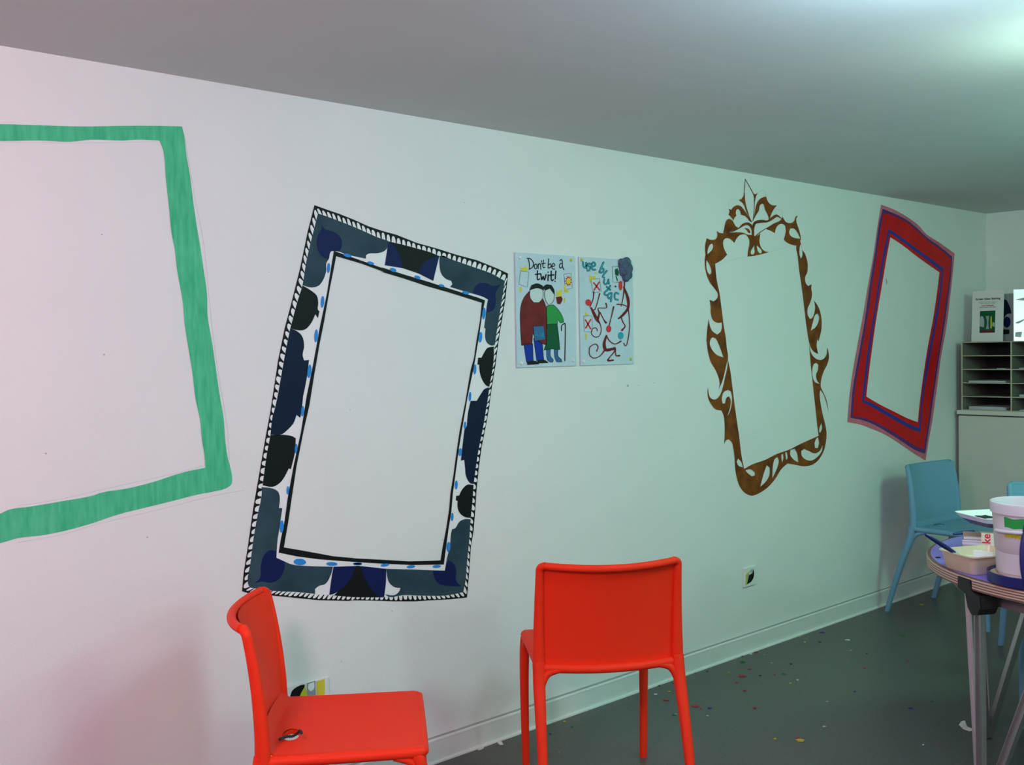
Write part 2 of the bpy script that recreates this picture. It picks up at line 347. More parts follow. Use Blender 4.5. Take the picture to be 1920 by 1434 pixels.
for zf, s, L in ((Z1,3.584,[(755,390,28,11,15),(628,475,11,34,4),(588,702,12,40,4),(545,930,12,44,4),(500,1168,13,46,6)]),
  (Z2,3.983,[(58,212,26,11,15),(225,263,26,14,18),(407,318,24,12,20),(587,380,22,10,15),(767,433,26,12,10),(903,588,13,44,5),(877,765,14,40,5),(836,1005,11,38,3),(799,1208,10,36,3)]),
  (Z3,3.585,[(490,110,10,36,4),(447,362,9,32,4),(391,642,9,28,4),(350,885,14,42,3),(472,1123,42,22,3),(687,1136,38,13,2),(860,1137,30,8,0)]),
  (Z4,3.773,[(797,140,9,26,4),(763,330,13,28,4),(735,562,11,32,3),(707,788,9,30,3),(680,1000,14,36,4),(37,1118,32,9,0),(231,1128,30,11,-8),(415,1140,30,11,-5),(597,1138,30,11,-4)])):
    for x, y, rx, ry, a in L:
        (cx, cy), = zf([(x, y)]); p = Paint(wallpt); p.dot(cx, cy, rx/s, ry/s, a, .0014); p.done('blue_dash', 'sky', g)
p = Paint(wallpt); p.poly([lo, li], .0010, sm=0); p.done('inner_outline', 'black', g)
rebase(g, (2.1,0,.6))
# ------------------------------------------------------------------ brown ornate painted frame
B6, B7 = Z(1300,330,4.626), Z(1300,620,4.481)
g = thing('painted_frame', 'brown ornate wall painting of a mirror frame with scrolls and a leafy pointed crest', 'mural')
p = Paint(wallpt); dd = .0004
L1 = B6([(115,540),(150,553),(190,548),(205,525),(203,475),(225,492),(300,493),(380,487),(430,492),(470,510),(430,505),(400,515),(375,540),(355,580),(335,560),(310,542),(280,540),(260,560),(258,600),(270,640),(292,682),(250,725),(210,750),(188,760),(193,830),(205,920),(225,1010),(240,1120),(250,1200),(262,1300),(280,1400)])+B7([(278,130),(290,235),(280,270),(262,350),(240,430),(212,492),(220,450),(210,390),(185,330),(145,260),(122,180),(110,90)])+B6([(112,1434),(118,1340),(132,1235),(140,1290),(160,1340),(205,1375),(235,1350),(247,1310),(245,1270),(205,1272),(170,1250),(150,1190),(148,1130),(140,1073),(175,1087),(205,1060),(210,1020),(190,985),(140,920),(110,840),(98,760),(101,700),(104,690),(100,640),(103,590)])
p.poly([L1, B6([(112,728),(130,755),(150,800),(153,840),(141,855),(125,835),(112,790)]), B6([(160,585),(170,605),(160,640),(120,680),(124,640),(142,597)]), B7([(160,55),(185,65),(210,110),(230,160),(252,224),(200,205),(160,165),(137,110),(145,70)])], dd)
L2 = B7([(288,240),(285,300),(268,380),(250,460),(230,525),(200,568),(170,578),(140,560),(127,520),(122,478),(118,500),(125,570),(150,620),(185,660),(235,670),(255,720),(262,800),(262,870),(258,952),(275,920),(295,912),(320,935),(335,990),(345,1070),(352,1170),(365,1240),(390,1310),(430,1360),(490,1385),(560,1360),(630,1310),(690,1240),(740,1160),(790,1115),(850,1125),(930,1138),(1000,1125),(1050,1085),(1090,1020),(1112,940),(1118,860),(1105,780),(1085,700),(1070,620),(1062,560),(1063,510),(1070,500),(1090,530),(1110,580),(1130,660),(1138,700),(1117,580),(1092,520),(1070,470),(1072,420),(1095,340),(1125,280),(1138,220),(1130,160),(1122,140),(1120,190),(1100,230),(1070,245),(1030,235),(990,190),(972,120),(985,280),(1000,420),(1015,560),(1030,700),(1040,800),(1052,882),(1000,905),(900,950),(800,1000),(700,1035),(600,1085),(500,1120),(425,1160),(405,1060),(385,900),(365,760),(345,620),(325,460),(308,330)])
H2 = [[(290,497),(315,510),(324,560),(320,620),(303,685),(285,715),(308,640),(312,580),(298,552),(280,560),(265,610),(245,612),(238,575),(255,515)],[(375,1072),(400,1100),(416,1148),(380,1135),(362,1100)],[(436,1172),(480,1163),(515,1190),(515,1215),(490,1222),(455,1195)],[(560,1312),(590,1200),(615,1130),(640,1150),(638,1210),(605,1270)],[(662,1240),(668,1130),(685,1075),(705,1062),(716,1090),(700,1160)],[(738,1040),(752,1035),(755,1070),(745,1105),(740,1080)],[(770,1020),(785,1022),(788,1075),(778,1085)],[(815,1000),(850,992),(870,1030),(880,1106),(840,1080),(812,1040)],[(905,1010),(930,993),(970,1010),(1020,1030),(1060,1010),(1085,960),(1078,1010),(1040,1060),(990,1090),(940,1080),(910,1050)],[(1045,892),(1055,940),(1045,985),(1022,985),(1018,940),(1033,905)],[(1075,775),(1080,820),(1065,858),(1056,850),(1058,820)],[(1030,270),(1048,285),(1045,330),(1030,370),(1040,420),(1060,447),(1020,430),(1000,380),(999,320),(1012,280)]]
p.poly([L2]+[B7(h) for h in H2], dd)
R1 = B6([(893,602),(925,560),(935,600),(945,640),(965,670),(985,730),(992,790),(985,840),(968,880),(975,930),(995,955),(1025,937),(1022,970),(1028,1030),(1015,1090),(990,1150),(990,1200),(1010,1240),(1030,1230),(1050,1180),(1055,1130),(1045,1080),(1075,1120),(1100,1180),(1112,1260),(1108,1340),(1085,1434)])+B7([(1040,70),(1035,130),(1048,195),(1010,175),(985,140),(970,90),(955,0)])+B6([(980,1300),(965,1180),(950,1050),(935,940),(915,800),(905,700)])
p.poly([R1, B6([(934,590),(944,640),(942,700),(932,716),(922,690),(919,640),(926,600)]), B6([(1075,1193),(1088,1215),(1085,1260),(1060,1310),(1018,1340),(1035,1270),(1060,1200)])], dd)
p.done('side_and_foot_scrolls', 'brown', g)
p = Paint(wallpt); dd = .0006
p.poly([B6([(425,500),(470,508),(500,512),(525,520),(550,520),(580,497),(575,530),(572,570),(590,625),(620,652),(655,660),(590,678),(520,693),(468,698),(475,640),(485,590),(482,550),(465,520),(445,505)]), B6([(528,595),(520,612),(500,645),(495,670),(505,682),(523,678),(532,655),(528,630)]), B6([(547,600),(552,630),(560,655),(575,670),(590,668),(592,650),(575,625)])], dd)
def bs(pts, dep):
    p.stroke([(1300+x/4.626, 330+y/4.626, w/4.626) for x, y, w in pts], 1, dep)
bs([(262,493,4),(330,485,6),(390,455,9),(430,424,22),(470,414,24),(500,435,24),(514,470,22),(516,518,20)], .0009)
bs([(516,515,18),(518,450,18),(535,405,24),(590,393,26),(640,393,16),(680,368,24),(715,345,22),(740,352,12),(765,372,4)], .0012)
bs([(540,522,10),(575,490,7),(620,460,5),(660,438,7)], .0009)
bs([(448,28,4),(443,90,5),(438,170,4)], .0009); bs([(450,30,5),(490,100,6),(518,152,7)], .0009); bs([(528,200,6),(525,300,4),(515,390,4)], .0009); bs([(443,150,4),(445,230,5),(478,340,4),(505,400,4)], .0009)
p.poly([B6([(515,150),(535,158),(555,148),(540,180),(530,225),(525,190)])], .0014); p.poly([B6([(444,145),(445,200),(455,255),(482,345),(470,335),(430,240),(393,210),(422,192)])], .0014)
p.poly([B6([(440,452),(470,455),(490,475),(492,497),(475,490),(460,470)])], dd)
p.poly([B6([(258,493),(265,460),(275,410),(290,380),(310,372),(335,385),(350,410),(365,435),(388,450),(360,468),(320,482),(290,490)])], .0014)
p.poly([B6([(305,283),(325,295),(345,270),(375,254),(405,260),(430,285),(455,320),(480,355),(505,400),(493,396),(450,350),(410,335),(405,305),(385,285),(370,295),(365,325),(370,345),(355,360),(345,385),(325,355),(303,335),(312,310)])], .0017)
p.poly([B6([(518,385),(530,320),(545,250),(570,205),(600,185),(628,178),(640,215),(665,245),(690,255),(722,255),(700,280),(680,315),(655,380),(645,340),(620,290),(608,245),(590,238),(572,260),(565,300),(540,340)])], .0017)
p.poly([B6([(770,347),(785,375),(805,400),(830,408),(855,405),(875,385),(885,355),(900,345),(905,350),(893,365),(893,395),(910,450),(925,500),(932,548),(925,565),(895,604),(860,598),(800,570),(783,550),(795,510),(800,470),(795,430),(770,415),(740,422),(718,450),(705,495),(670,475),(630,460),(660,435),(700,410),(745,390),(765,370)]), B6([(840,455),(870,455),(895,480),(915,515),(926,543),(880,538),(845,520),(830,490)])], .0002)
p.done('leafy_crest', 'brown', g)
for pl_, w_ in ((B6([(560,150),(590,125),(620,135),(625,175)]), .5), (B6([(700,335),(720,290),(765,300),(775,345)]), .35), (B6([(310,270),(310,215),(350,200),(395,215)]), .35), (B6([(660,655),(760,630),(860,600)]), .35), (B6([(230,760),(350,725),(465,700)]), .35), (B7([(1070,180),(1090,110),(1105,100),(1110,130)]), .35)):
    p = Paint(wallpt); p.stroke(pl_, w_, .0002); p.done('pencil_line', 'pencil', g)
rebase(g, (4.2,0,.8))
# ------------------------------------------------------------------ red painted frame
R8 = Z(1570,370,2.8125)
g = thing('painted_frame', 'leaning wall painting of a red frame with blue and purple lines and a pink edge', 'mural')
pk = R8([(230,38),(300,65),(370,105),(430,150),(470,195),(540,240),(618,296),(608,400),(595,520),(575,680),(545,850),(525,1000),(500,1180),(480,1290),(465,1388),(410,1355),(330,1300),(250,1250),(180,1220),(120,1198),(52,1185),(60,1080),(75,950),(105,780),(135,620),(165,440),(190,300),(210,160)])
pu = R8([(238,60),(300,86),(360,116),(420,163),(470,210),(540,260),(605,313),(598,420),(580,560),(560,700),(535,850),(512,1010),(488,1180),(462,1352),(410,1332),(340,1287),(270,1242),(200,1202),(140,1177),(68,1162),(80,1010),(110,840),(145,640),(172,450),(200,280),(218,150)])
rd = R8([(244,80),(300,99),(360,129),(420,176),(470,223),(540,273),(598,324),(590,420),(570,560),(550,700),(526,850),(503,1010),(478,1180),(456,1328),(410,1310),(340,1266),(270,1223),(200,1186),(140,1163),(80,1153),(92,1010),(122,840),(157,640),(184,450),(210,280),(230,150)])
bo = R8([(268,165),(330,205),(420,272),(500,330),(560,375),(550,480),(530,620),(500,780),(475,920),(450,1080),(438,1238),(390,1222),(320,1185),(250,1145),(190,1110),(128,1078),(140,960),(160,800),(190,620),(215,450),(240,300)])
bi = R8([(275,187),(330,224),(420,292),(500,352),(549,388),(539,480),(518,620),(488,780),(463,920),(442,1080),(430,1216),(390,1200),(320,1163),(250,1123),(190,1088),(140,1070),(152,960),(172,800),(200,620),(226,450),(252,300)])
ri = R8([(279,210),(340,250),(420,312),(480,355),(538,395),(528,480),(508,620),(478,780),(453,940),(432,1100),(424,1185),(370,1165),(300,1130),(220,1090),(152,1050),(164,940),(182,800),(208,620),(237,450),(262,300)])
for nm, mm, a, b in (('pink_edge','pink',pk,pu),('purple_line','purple',pu,rd),('red_band','red',rd,bo),('blue_line','blue',bo,bi),('inner_red_band','red',bi,ri)):
    p = Paint(wallpt); p.poly([a, b], .0004, sm=40); p.done(nm, mm, g)
p = Paint(wallpt); p.stroke(R8([(256,430,3),(260,445,4),(257,460,2)]), 1, .0004); p.done('paint_drip', 'pink', g)
rebase(g, (5.3,0,.6))
# marks on the plain wall
p = Paint(wallpt)
for x, y, r in ((1177,723,2.2),(276,1007,1.6),(191,440,1.5),(195,665,2),(86,850,2),(735,1145,1.3),(1226,718,1),(870,380,1),(829,1012,1),(504,510,1),(1197,722,1),(656,768,1),(640,1240,1)):
    p.dot(x, y, r, r*.8, 20, .0002)
o = p.done('wall_smudges', 'smear', None); tag(o, 'tiny grey smudges dotted about the white wall between the paintings', 'stain'); o['kind'] = 'stuff'
# ------------------------------------------------------------------ posters
P5 = Z(950,460,5.976)
def board(px0, px1, label, ztop=1.753, zbot=1.335):
    g = thing('poster', label, 'poster', group=None)
    a = P(px0, 580, 1, 0).x; b = P(px1, 580, 1, 0).x
    bm = bmesh.new(); box(bm, a, b, -.007, -.0008, zbot, ztop, .0008); link('board', bm, 'board', g)
    return g, a, b
def bpt(px, py, depth):
    p = P(px, py, 1, -.007); return Vector((p.x, -.0072-depth, p.z))
def S(m, name, parent, fn):
    p = Paint(bpt); fn(p); return p.done(name, m, parent)
def strokes(p, L, w, dep): 
    for l in L: p.stroke(P5(l) if len(l) > 1 else P5(l+[(l[0][0]+1,l[0][1]+1)]), w/5.976, dep, n=4)
def screws(g, L):
    for x, y, m in L:
        q = bpt(*P5([(x,y)])[0], 0); bm = bmesh.new(); seg = 14
        r = [[bm.verts.new((q.x+rr*math.cos(6.2832*k/seg), -.007-dy, q.z+rr*math.sin(6.2832*k/seg))) for k in range(seg)] for rr, dy in ((.0065,0),(.0065,.002),(.0045,.005),(.002,.0052))]
        for A, B in zip(r, r[1:]):
            for k in range(seg): bm.faces.new((A[k],A[(k+1)%seg],B[(k+1)%seg],B[k]))
        bm.faces.new(r[-1]); link('screw_cap', bm, m, g, True)
def loop_outlined(g, name, m, L, dep, w=5):
    """L: list of loops in poster zoom coordinates, filled and outlined"""
    for l in L:
        p = Paint(bpt); p.poly([P5(l)], dep); p.done(name, m, g)
        p = Paint(bpt); p.stroke([(a,b) for a,b in smooth_loop(P5(l),50,3)], w/5.976, dep+.0002, n=1, closed=True); p.done(name+'_outline', 'ink', g)
def multi(m, name, parent, L, dep):
    for l in L:
        p = Paint(bpt); p.poly([P5(l)], dep); p.done(name, m, parent)
g1, a, b = board(965.3, 1077, 'left poster of the wall pair, lettered Don\'t be a twit! above two coloured figures')
T1 = [[(240,148),(250,190),(256,262)],[(228,146),(265,150),(292,180),(300,215),(285,248),(250,268)],[(325,208),(310,222),(308,240),(318,262),(335,255),(339,225),(325,208)],[(352,262),(352,208)],[(352,225),(365,205),(378,215),(382,268)],[(388,172),(385,190)],[(412,165),(405,225),(412,250),(427,245)],[(390,207),(432,200)],
 [(470,150),(463,250)],[(467,222),(485,205),(496,225),(488,248),(464,255)],[(508,238),(535,228),(532,207),(517,203),(506,235),(512,262),(538,265)],[(595,172),(612,158),(622,180),(625,240),(642,272)],[(622,205),(600,205),(590,232),(600,255),(622,240)]]
T2 = [[(345,285),(342,365),(350,385),(367,375)],[(320,325),(377,318)],[(382,320),(392,387),(408,345),(422,390),(440,328)],[(464,330),(462,395)],[(463,300)],[(498,288),(498,375),(508,395),(522,385)],[(478,335),(527,330)],[(550,288),(543,375)],[(540,403)]]
S('ink', 'lettering', g1, lambda p: (strokes(p, T1, 11, .0004), strokes(p, T2, 15, .0004)))
loop_outlined(g1, 'blue_trousers', 'royal', [[(190,1100),(290,1100),(298,1300),(220,1305)],[(300,1040),(400,1100),(415,1285),(335,1290)]], .0002)
loop_outlined(g1, 'maroon_coat', 'maroon', [[(165,1120),(152,900),(155,700),(190,590),(250,515),(300,560),(380,565),(415,620),(440,700),(445,1120),(360,1080),(290,990),(282,1110)]], .0004)
loop_outlined(g1, 'green_jumper', 'leaf', [[(445,680),(520,665),(560,700),(620,790),(640,860),(600,870),(565,820),(570,880),(445,885)]], .0004)
loop_outlined(g1, 'green_skirt', 'bottle', [[(445,885),(565,880),(580,1000),(595,1170),(520,1160),(415,1175),(445,1080)]], .0004)
loop_outlined(g1, 'blue_stocking', 'can', [[(445,1165),(490,1163),(490,1240),(522,1280),(515,1308),(480,1305),(455,1280)],[(530,1163),(575,1166),(575,1240),(612,1280),(618,1305),(560,1306),(540,1260)]], .0002)
loop_outlined(g1, 'plain_head', 'skin', [[(262,500),(300,455),(360,455),(400,500),(400,590),(360,640),(300,640),(262,590)],[(430,500),(470,460),(510,490),(530,570),(510,640),(470,670),(435,620)]], .0012)
multi('ink', 'hair', g1, [[(250,505),(275,445),(340,425),(400,450),(415,505),(340,480)],[(400,470),(440,438),(500,445),(530,500),(535,560),(480,485),(430,505)]], .0017)
loop_outlined(g1, 'glue_pot', 'can', [[(295,905),(415,900),(432,1055),(310,1072)]], .0010)
S('teal', 'pot_lettering', g1, lambda p: strokes(p, [[(330,975),(315,970),(312,1000),(332,1005),(330,990)],[(345,968),(345,1010),(362,1012)],[(372,975),(374,1015),(390,1020),(394,975)],[(418,985),(403,985),(404,1025),(420,1022)],[(404,1003),(415,1002)]], 5, .0014))
multi('ink', 'shoe', g1, [[(222,1300),(330,1295),(365,1330),(230,1340)],[(340,1285),(430,1285),(470,1318),(350,1322)]], .0009)
S('ink', 'cane', g1, lambda p: strokes(p, [[(612,955),(615,900),(640,880),(655,910),(650,1290)]], 11, .0008))
loop_outlined(g1, 'drawn_card', 'board', [[(155,285),(250,298),(228,470),(135,435)],[(642,322),(718,312),(735,478),(655,498)]], .0002, 4)
multi('yellow', 'yellow_splash', g1, [[(150,240),(175,255),(215,225),(235,290),(155,280)],[(555,490),(580,525),(600,495),(620,500),(612,575),(560,575)],[(145,475),(160,460),(172,500),(155,530),(143,505)],[(640,600),(652,580),(655,620),(645,648)],[(640,450),(655,440),(665,500),(700,505),(680,530),(645,525)]], .0005)
S('yellow', 'sun_face', g1, lambda p: p.dot(*P5([(690,400)])[0], 4, 6, 0, .0012))
S('scarlet', 'red_sun', g1, lambda p: p.poly([[(950+(690+ (48 if k%2 else 30)*math.cos(k*math.pi/11)*.85)/5.976, 460+(400+(66 if k%2 else 44)*math.sin(k*math.pi/11))/5.976) for k in range(22)]], .0006, sm=0))
S('maroon', 'brown_mitt', g1, lambda p: p.poly([P5([(550,580),(610,570),(625,600),(600,660),(565,655)])], .0006))
screws(g1, ((145,135,'plate'),(720,165,'acid'),(165,1320,'plate'),(742,1288,'plate')))
rebase(g1, (a, 0, 1.335))
g2, a, b = board(1085, 1184.3, 'right poster of the wall pair, lettered use blu tac in a teal curve')
T3 = [[(855,190),(858,225),(872,248),(890,235),(890,195)],[(890,215),(896,262)],[(938,205),(915,205),(912,225),(932,245),(928,275),(905,283)],[(955,240),(990,225),(985,197),(965,193),(950,235),(965,270),(992,272)],
 [(1085,190),(1060,245),(1040,295)],[(1062,255),(1085,265),(1080,295),(1052,305),(1038,297)],[(1120,285),(1085,330),(1078,355),(1094,362)],[(1094,385),(1088,415),(1104,436),(1128,422),(1140,382)],[(1138,392),(1146,428)],[(1160,452),(1134,494),(1100,524),(1096,548),(1114,556)],[(1120,464),(1160,496)],
 [(1168,535),(1145,542),(1132,570),(1148,595),(1170,578)],[(1176,535),(1168,628)],[(1250,542),(1222,530),(1208,560),(1216,600),(1245,610)],[(1218,460)]]
S('ink', 'lettering_outline', g2, lambda p: strokes(p, T3, 21, .0002))
S('teal', 'lettering', g2, lambda p: strokes(p, T3, 12.5, .0006))
loop_outlined(g2, 'drawn_card', 'board', [[(945,380),(1038,372),(1058,515),(965,535)],[(862,792),(955,790),(958,968),(870,968)],[(1182,235),(1300,240),(1300,415),(1188,412)]], .0002, 4)
for cr_ in ([[(975,420),(1040,500)],[(1035,412),(978,500)]], [[(882,835),(940,935)],[(940,830),(885,925)]]):
    S('scarlet', 'red_cross', g2, lambda p: strokes(p, cr_, 17, .0005))
multi('yellow', 'yellow_splash', g2, [[(928,330),(955,345),(995,345),(990,375),(945,380),(945,435),(930,400)],[(882,745),(900,765),(925,790),(880,788)],[(880,990),(895,985),(902,1030),(885,1068)],[(985,300),(1000,298),(1000,328),(988,325)]], .0006)
S('bottle', 'green_patch', g2, lambda p: (p.poly([P5([(1210,270),(1240,255),(1255,300),(1250,345),(1212,330)])], .0006), strokes(p, [[(1225,345),(1240,395)]], 14, .0004)))
# plain curling limbs and tails
curl = [[(945,700,16),(975,760,26),(1010,830,28),(1045,880,10),(1058,950,8),(1035,1015,8),(985,1025,8),(948,985,8),(960,935,8),(1000,925,8),(1015,955,9)],[(940,710,9),(985,720,9),(1020,620,9),(1040,540,12)],[(930,690,9),(965,610,9),(975,520,12)],[(1015,840,24),(1035,760,14),(1025,705,9),(1115,700,9),(1110,650,12)],[(1045,750,9),(1085,830,9),(1110,865,20)],
 [(1310,470,16),(1355,590,26),(1358,700,22),(1300,780,22),(1250,820,12)],[(1320,370,9),(1315,470,12),(1300,600,8),(1280,680,8)],[(1360,690,9),(1300,665,9),(1235,660,12)],[(1360,700,8),(1375,900,8),(1350,1090,8),(1325,1125,8),(1310,1095,8)],[(1275,790,9),(1300,860,9),(1325,905,9),(1290,950,18)],
 [(1115,1010,14),(1090,1100,26),(1110,1170,28),(1190,1160,22),(1210,1180,12),(1155,1250,9),(1130,1290,16),(1190,1285,14)],[(1115,1010,9),(1150,1070,9),(1210,1105,9),(1275,1075,14)],[(1195,1145,9),(1215,1150,9),(1220,1230,9),(1260,1235,16)],[(1145,900,8),(1175,780,8),(1195,690,14)],[(1090,1180,12),(1040,1240,8),(970,1262,8),(925,1220,8),(930,1140,8),(990,1105,8),(1020,1135,8),(1005,1185,9)]]
for i, l in enumerate(curl):
    p = Paint(bpt); p.stroke([(950+x/5.976, 460+y/5.976, w*1.25/5.976) for x, y, w in l], 1, .0006+.0001*i); p.done('maroon_squiggle', 'maroon', g2)
for x, y, rx, ry, an in ((912,640,5.2,6.2,-20),(1272,450,3.4,9,0),(1140,935,4.8,6.4,0)):
    p = Paint(bpt); p.dot(*P5([(x,y)])[0], rx, ry, an, .0025); p.done('red_spot', 'scarlet', g2)
S('teal', 'teal_spot', g2, lambda p: p.dot(*P5([(1275,1010)])[0], 5, 6.8, 0, .0025))
screws(g2, ((838,165,'acid'),(1388,1272,'acid'),(860,1298,'plate')))
# the lump of putty stuck on its corner
bm = bmesh.new(); q = bpt(1170, 506, 0)
for dx, dz, r in ((-.012,.020,.024),(.012,.030,.022),(.018,.006,.026),(-.010,-.006,.022),(.006,-.026,.022),(.024,-.018,.018),(-.024,.032,.012),(0,.008,.03)):
    res = bmesh.ops.create_icosphere(bm, subdivisions=3, radius=r)
    for v in res['verts']:
        n = math.sin(v.co.x*420+dx*90)*math.cos(v.co.z*380)*.0018
        v.co = Vector((v.co.x*1.0+q.x+dx+n, v.co.y*.55-.012+n, v.co.z*1.0+q.z+dz+n))
link('putty_lump', bm, 'blob', g2, True)
rebase(g2, (a, 0, 1.335))
# ------------------------------------------------------------------ wall sockets, splashed
def socket(px, py, w, h, label, spots):
    c = P(px, py, 1, 0)
    g = thing('wall_socket', label, 'socket')
    bm = bmesh.new(); box(bm, c.x-w/2, c.x+w/2, -.009, 0, c.z-h/2, c.z+h/2, .002); link('face_plate', bm, 'plate', g, False)
    def pt(u, v, dep): return Vector((c.x+(u-.5)*w, -.0092-dep, c.z+(.5-v)*h))
    for i, (nm, m, loop) in enumerate(spots):
        p = Paint(pt); p.poly([loop], .0002*i, sm=60); p.done(nm, m, g)
    rebase(g, (c.x, 0, c.z))
socket(1404, 1080, .096, .088, 'square wall socket with black and yellow splash, below the brown painted frame',
  [('yellow_splash','acid',[(.10,.35),(.36,.22),(.40,.30),(.38,.5),(.22,.85),(.08,.88),(.12,.6)]),('lilac_splash','lilac',[(.2,.35),(.34,.33),(.3,.55),(.2,.72)]),('black_splash','black',[(.38,.42),(.5,.35),(.62,.38),(.72,.2),(.76,.12),(.78,.5),(.70,.65),(.55,.78),(.2,.86),(.3,.62)]),('grey_splash','smear',[(.42,.18),(.66,.12),(.7,.25),(.5,.34),(.42,.3)]),('white_dab','white',[(.45,.28),(.50,.26),(.50,.4),(.45,.4)])])
q0, q1 = P(537,1290,1,0), P(616,1270,1,0)
socket(576, 1303, .150, .088, 'wall socket with black, yellow and grey splashes half hidden by the orange chair seat',
  [('black_splash','black',[(.08,.30),(.14,.14),(.36,.05),(.42,.08),(.36,.35),(.30,.62),(.06,.65)]),('yellow_splash','acid',[(.42,.12),(.44,.5),(.28,.62),(.3,.4)]),('grey_splash','grey',[(.46,.04),(.66,.02),(.67,.75),(.46,.8)]),('white_dab','white',[(.50,.08),(.63,.06),(.62,.3),(.55,.36),(.49,.25)]),('pale_yellow_splash','yellow',[(.69,.06),(.88,.04),(.88,.4),(.82,.75),(.69,.8)])])
# ------------------------------------------------------------------ chairs
WS, ZS, ZB = .214, .468, .772
def up_y(z):   # y of the upright line above the seat
    t = max(0, (z-.455)/(ZB-.455)); return -.136 - .004*t - .030*t**2.2
def bulge(z):
    t = max(0, min(1, (z-.455)/(ZB-.455))); return .026+.027*t
def halfw(z):
    t = (z-.455)/(ZB-.455); return .214-.004*t
def make_chair(name, label, m, group=None):
    g = thing(name, label, 'chair', group=group)
    for s in (-1, 1):      # front legs
        bm = bmesh.new()
        tube(bm, cr([(s*.203,.249,0,.0125),(s*.2045,.246,.12,.0135),(s*.2055,.241,.28,.015),(s*.2045,.235,.38,.016),(s*.2035,.226,.432,.0155),(s*.2035,.218,.452,.0135)], 6), 16, sq=.15)
        tube(bm, cr([(s*.204,.232,.375,.008),(s*.204,.222,.412,.0105),(s*.204,.203,.434,.0105),(s*.204,.165,.446,.009)], 6), 12)
        link('leg', bm, m, g, True)
    for s in (-1, 1):      # rear legs
        bm = bmesh.new()
        tube(bm, cr([(s*.222,-.284,0,.0125),(s*.2205,-.243,.14,.014),(s*.218,-.190,.30,.0165),(s*.2155,-.153,.40,.0185),(s*.214,-.139,.47,.0185)], 6), 16, sq=.15)
        tube(bm, cr([(s*.212,-.156,.370,.009),(s*.211,-.135,.412,.0115),(s*.210,-.108,.434,.011),(s*.209,-.065,.446,.009)], 6), 12)
        tube(bm, cr([(s*.213,-.160,.372,.009),(s*.204,-.151,.412,.0115),(s*.186,-.149,.437,.0115),(s*.150,-.153,.447,.009)], 6), 12)
        link('leg', bm, m, g, True)
    # backrest: uprights, rim and thin concave panel
    bm = bmesh.new()
    for s in (-1, 1):
        pts = [(s*(halfw(z)), up_y(z), z, r) for z, r in ((.455,.0185),(.50,.0178),(.55,.0165),(.62,.0150),(.69,.0135),(.735,.0125),(.758,.012))]
        pts.append((s*(halfw(ZB)-.006), up_y(ZB)-.002, ZB-.006, .0118)); pts.append((s*(halfw(ZB)-.016), up_y(ZB)-.007, ZB-.002, .0112))
        tube(bm, cr(pts, 4), 14)
    W = halfw(ZB)-.014
    tube(bm, [(x, up_y(ZB)-.004-bulge(ZB)*(1-(x/halfw(ZB))**2), ZB-.002-.006*(1-(x/W)**2), .0112) for x in [W*(k/14-1) for k in range(29)]], 14)
    Wb = halfw(.455)-.006
    tube(bm, [(x, up_y(.455)-bulge(.455)*(1-(x/halfw(.455))**2), .452-.006*(1-(x/Wb)**2), .0135) for x in [Wb*(k/14-1) for k in range(29)]], 12)
    nx, nz = 32, 22
    for off in (0, .006):
        V = []
        for j in range(nz+1):
            z = .452+(ZB-.004-.452)*j/nz; row = []
            for i in range(nx+1):
                u = -1+2*i/nx; x = u*(halfw(z)-.002)
                y = up_y(z)-bulge(z)*(1-u*u)+off-.002+.007
                row.append(bm.verts.new((x, y, z)))
            V.append(row)
        for j in range(nz):
            for i in range(nx): bm.faces.new((V[j][i],V[j][i+1],V[j+1][i+1],V[j+1][i]))
    link('backrest', bm, m, g, True)
    # seat: panel with a slot hole, side rails, front lip, webs
    bm = bmesh.new(); nx, ny = 60, 64
    hx, hy, ha, hb = .062, -.085, .040, .021
    Y0 = lambda x: -.128-.022*(1-(x/.21)**2); Y1 = .238
    grids = []
    for off in (0, -.0065):
        V = []
        for j in range(ny+1):
            row = []
            for i in range(nx+1):
                x = -.204+.408*i/nx; t = j/ny; y = Y0(x)+(Y1-Y0(x))*t
                dip = .007*(1-(x/.204)**4)*max(0,math.sin(math.pi*min(1,t*1.02)))**.7
                z = ZS-dip+.020*max(0, 1-(y-Y0(x))/.028)**2 - .006*max(0,(t-.94)/.06)**2
                row.append(bm.verts.new((x, y, z+off)))
            V.append(row)
        grids.append(V); F_ = []
        for j in range(ny):
            for i in range(nx): F_.append(bm.faces.new((V[j][i],V[j][i+1],V[j+1][i+1],V[j+1][i])))
        kill = [f for f in F_ if ((f.calc_center_median().x-hx)/ha)**2+((f.calc_center_median().y-hy)/hb)**2 < 1]
        rim = {v for f in kill for v in f.verts}
        bmesh.ops.delete(bm, geom=kill, context='FACES')
        for v in rim:
            if v.is_valid and v.link_faces:
                dx, dy = (v.co.x-hx)/ha, (v.co.y-hy)/hb; l = math.hypot(dx, dy)
                if l > 1e-5: v.co.x = hx+dx/l*ha; v.co.y = hy+dy/l*hb
    V, U = grids
    for j in range(ny):
        for i in (0, nx): bm.faces.new((V[j][i],V[j+1][i],U[j+1][i],U[j][i]))
    for i in range(nx):
        for j in (0, ny): bm.faces.new((V[j][i],V[j][i+1],U[j][i+1],U[j][i]))
    A = [bm.verts.new((hx+ha*math.cos(6.28319*k/36), hy+hb*math.sin(6.28319*k/36), ZS-.006)) for k in range(36)]
    B = [bm.verts.new((v.co.x, v.co.y, ZS-.018)) for v in A]
    for k in range(36): bm.faces.new((A[k],A[(k+1)%36],B[(k+1)%36],B[k]))
    for s in (-1, 1):
        tube(bm, cr([(s*.212,-.135,.455,.014),(s*.209,0,.4545,.0138),(s*.206,.15,.4545,.0138),(s*.2035,.215,.4545,.0138)], 6), 14)
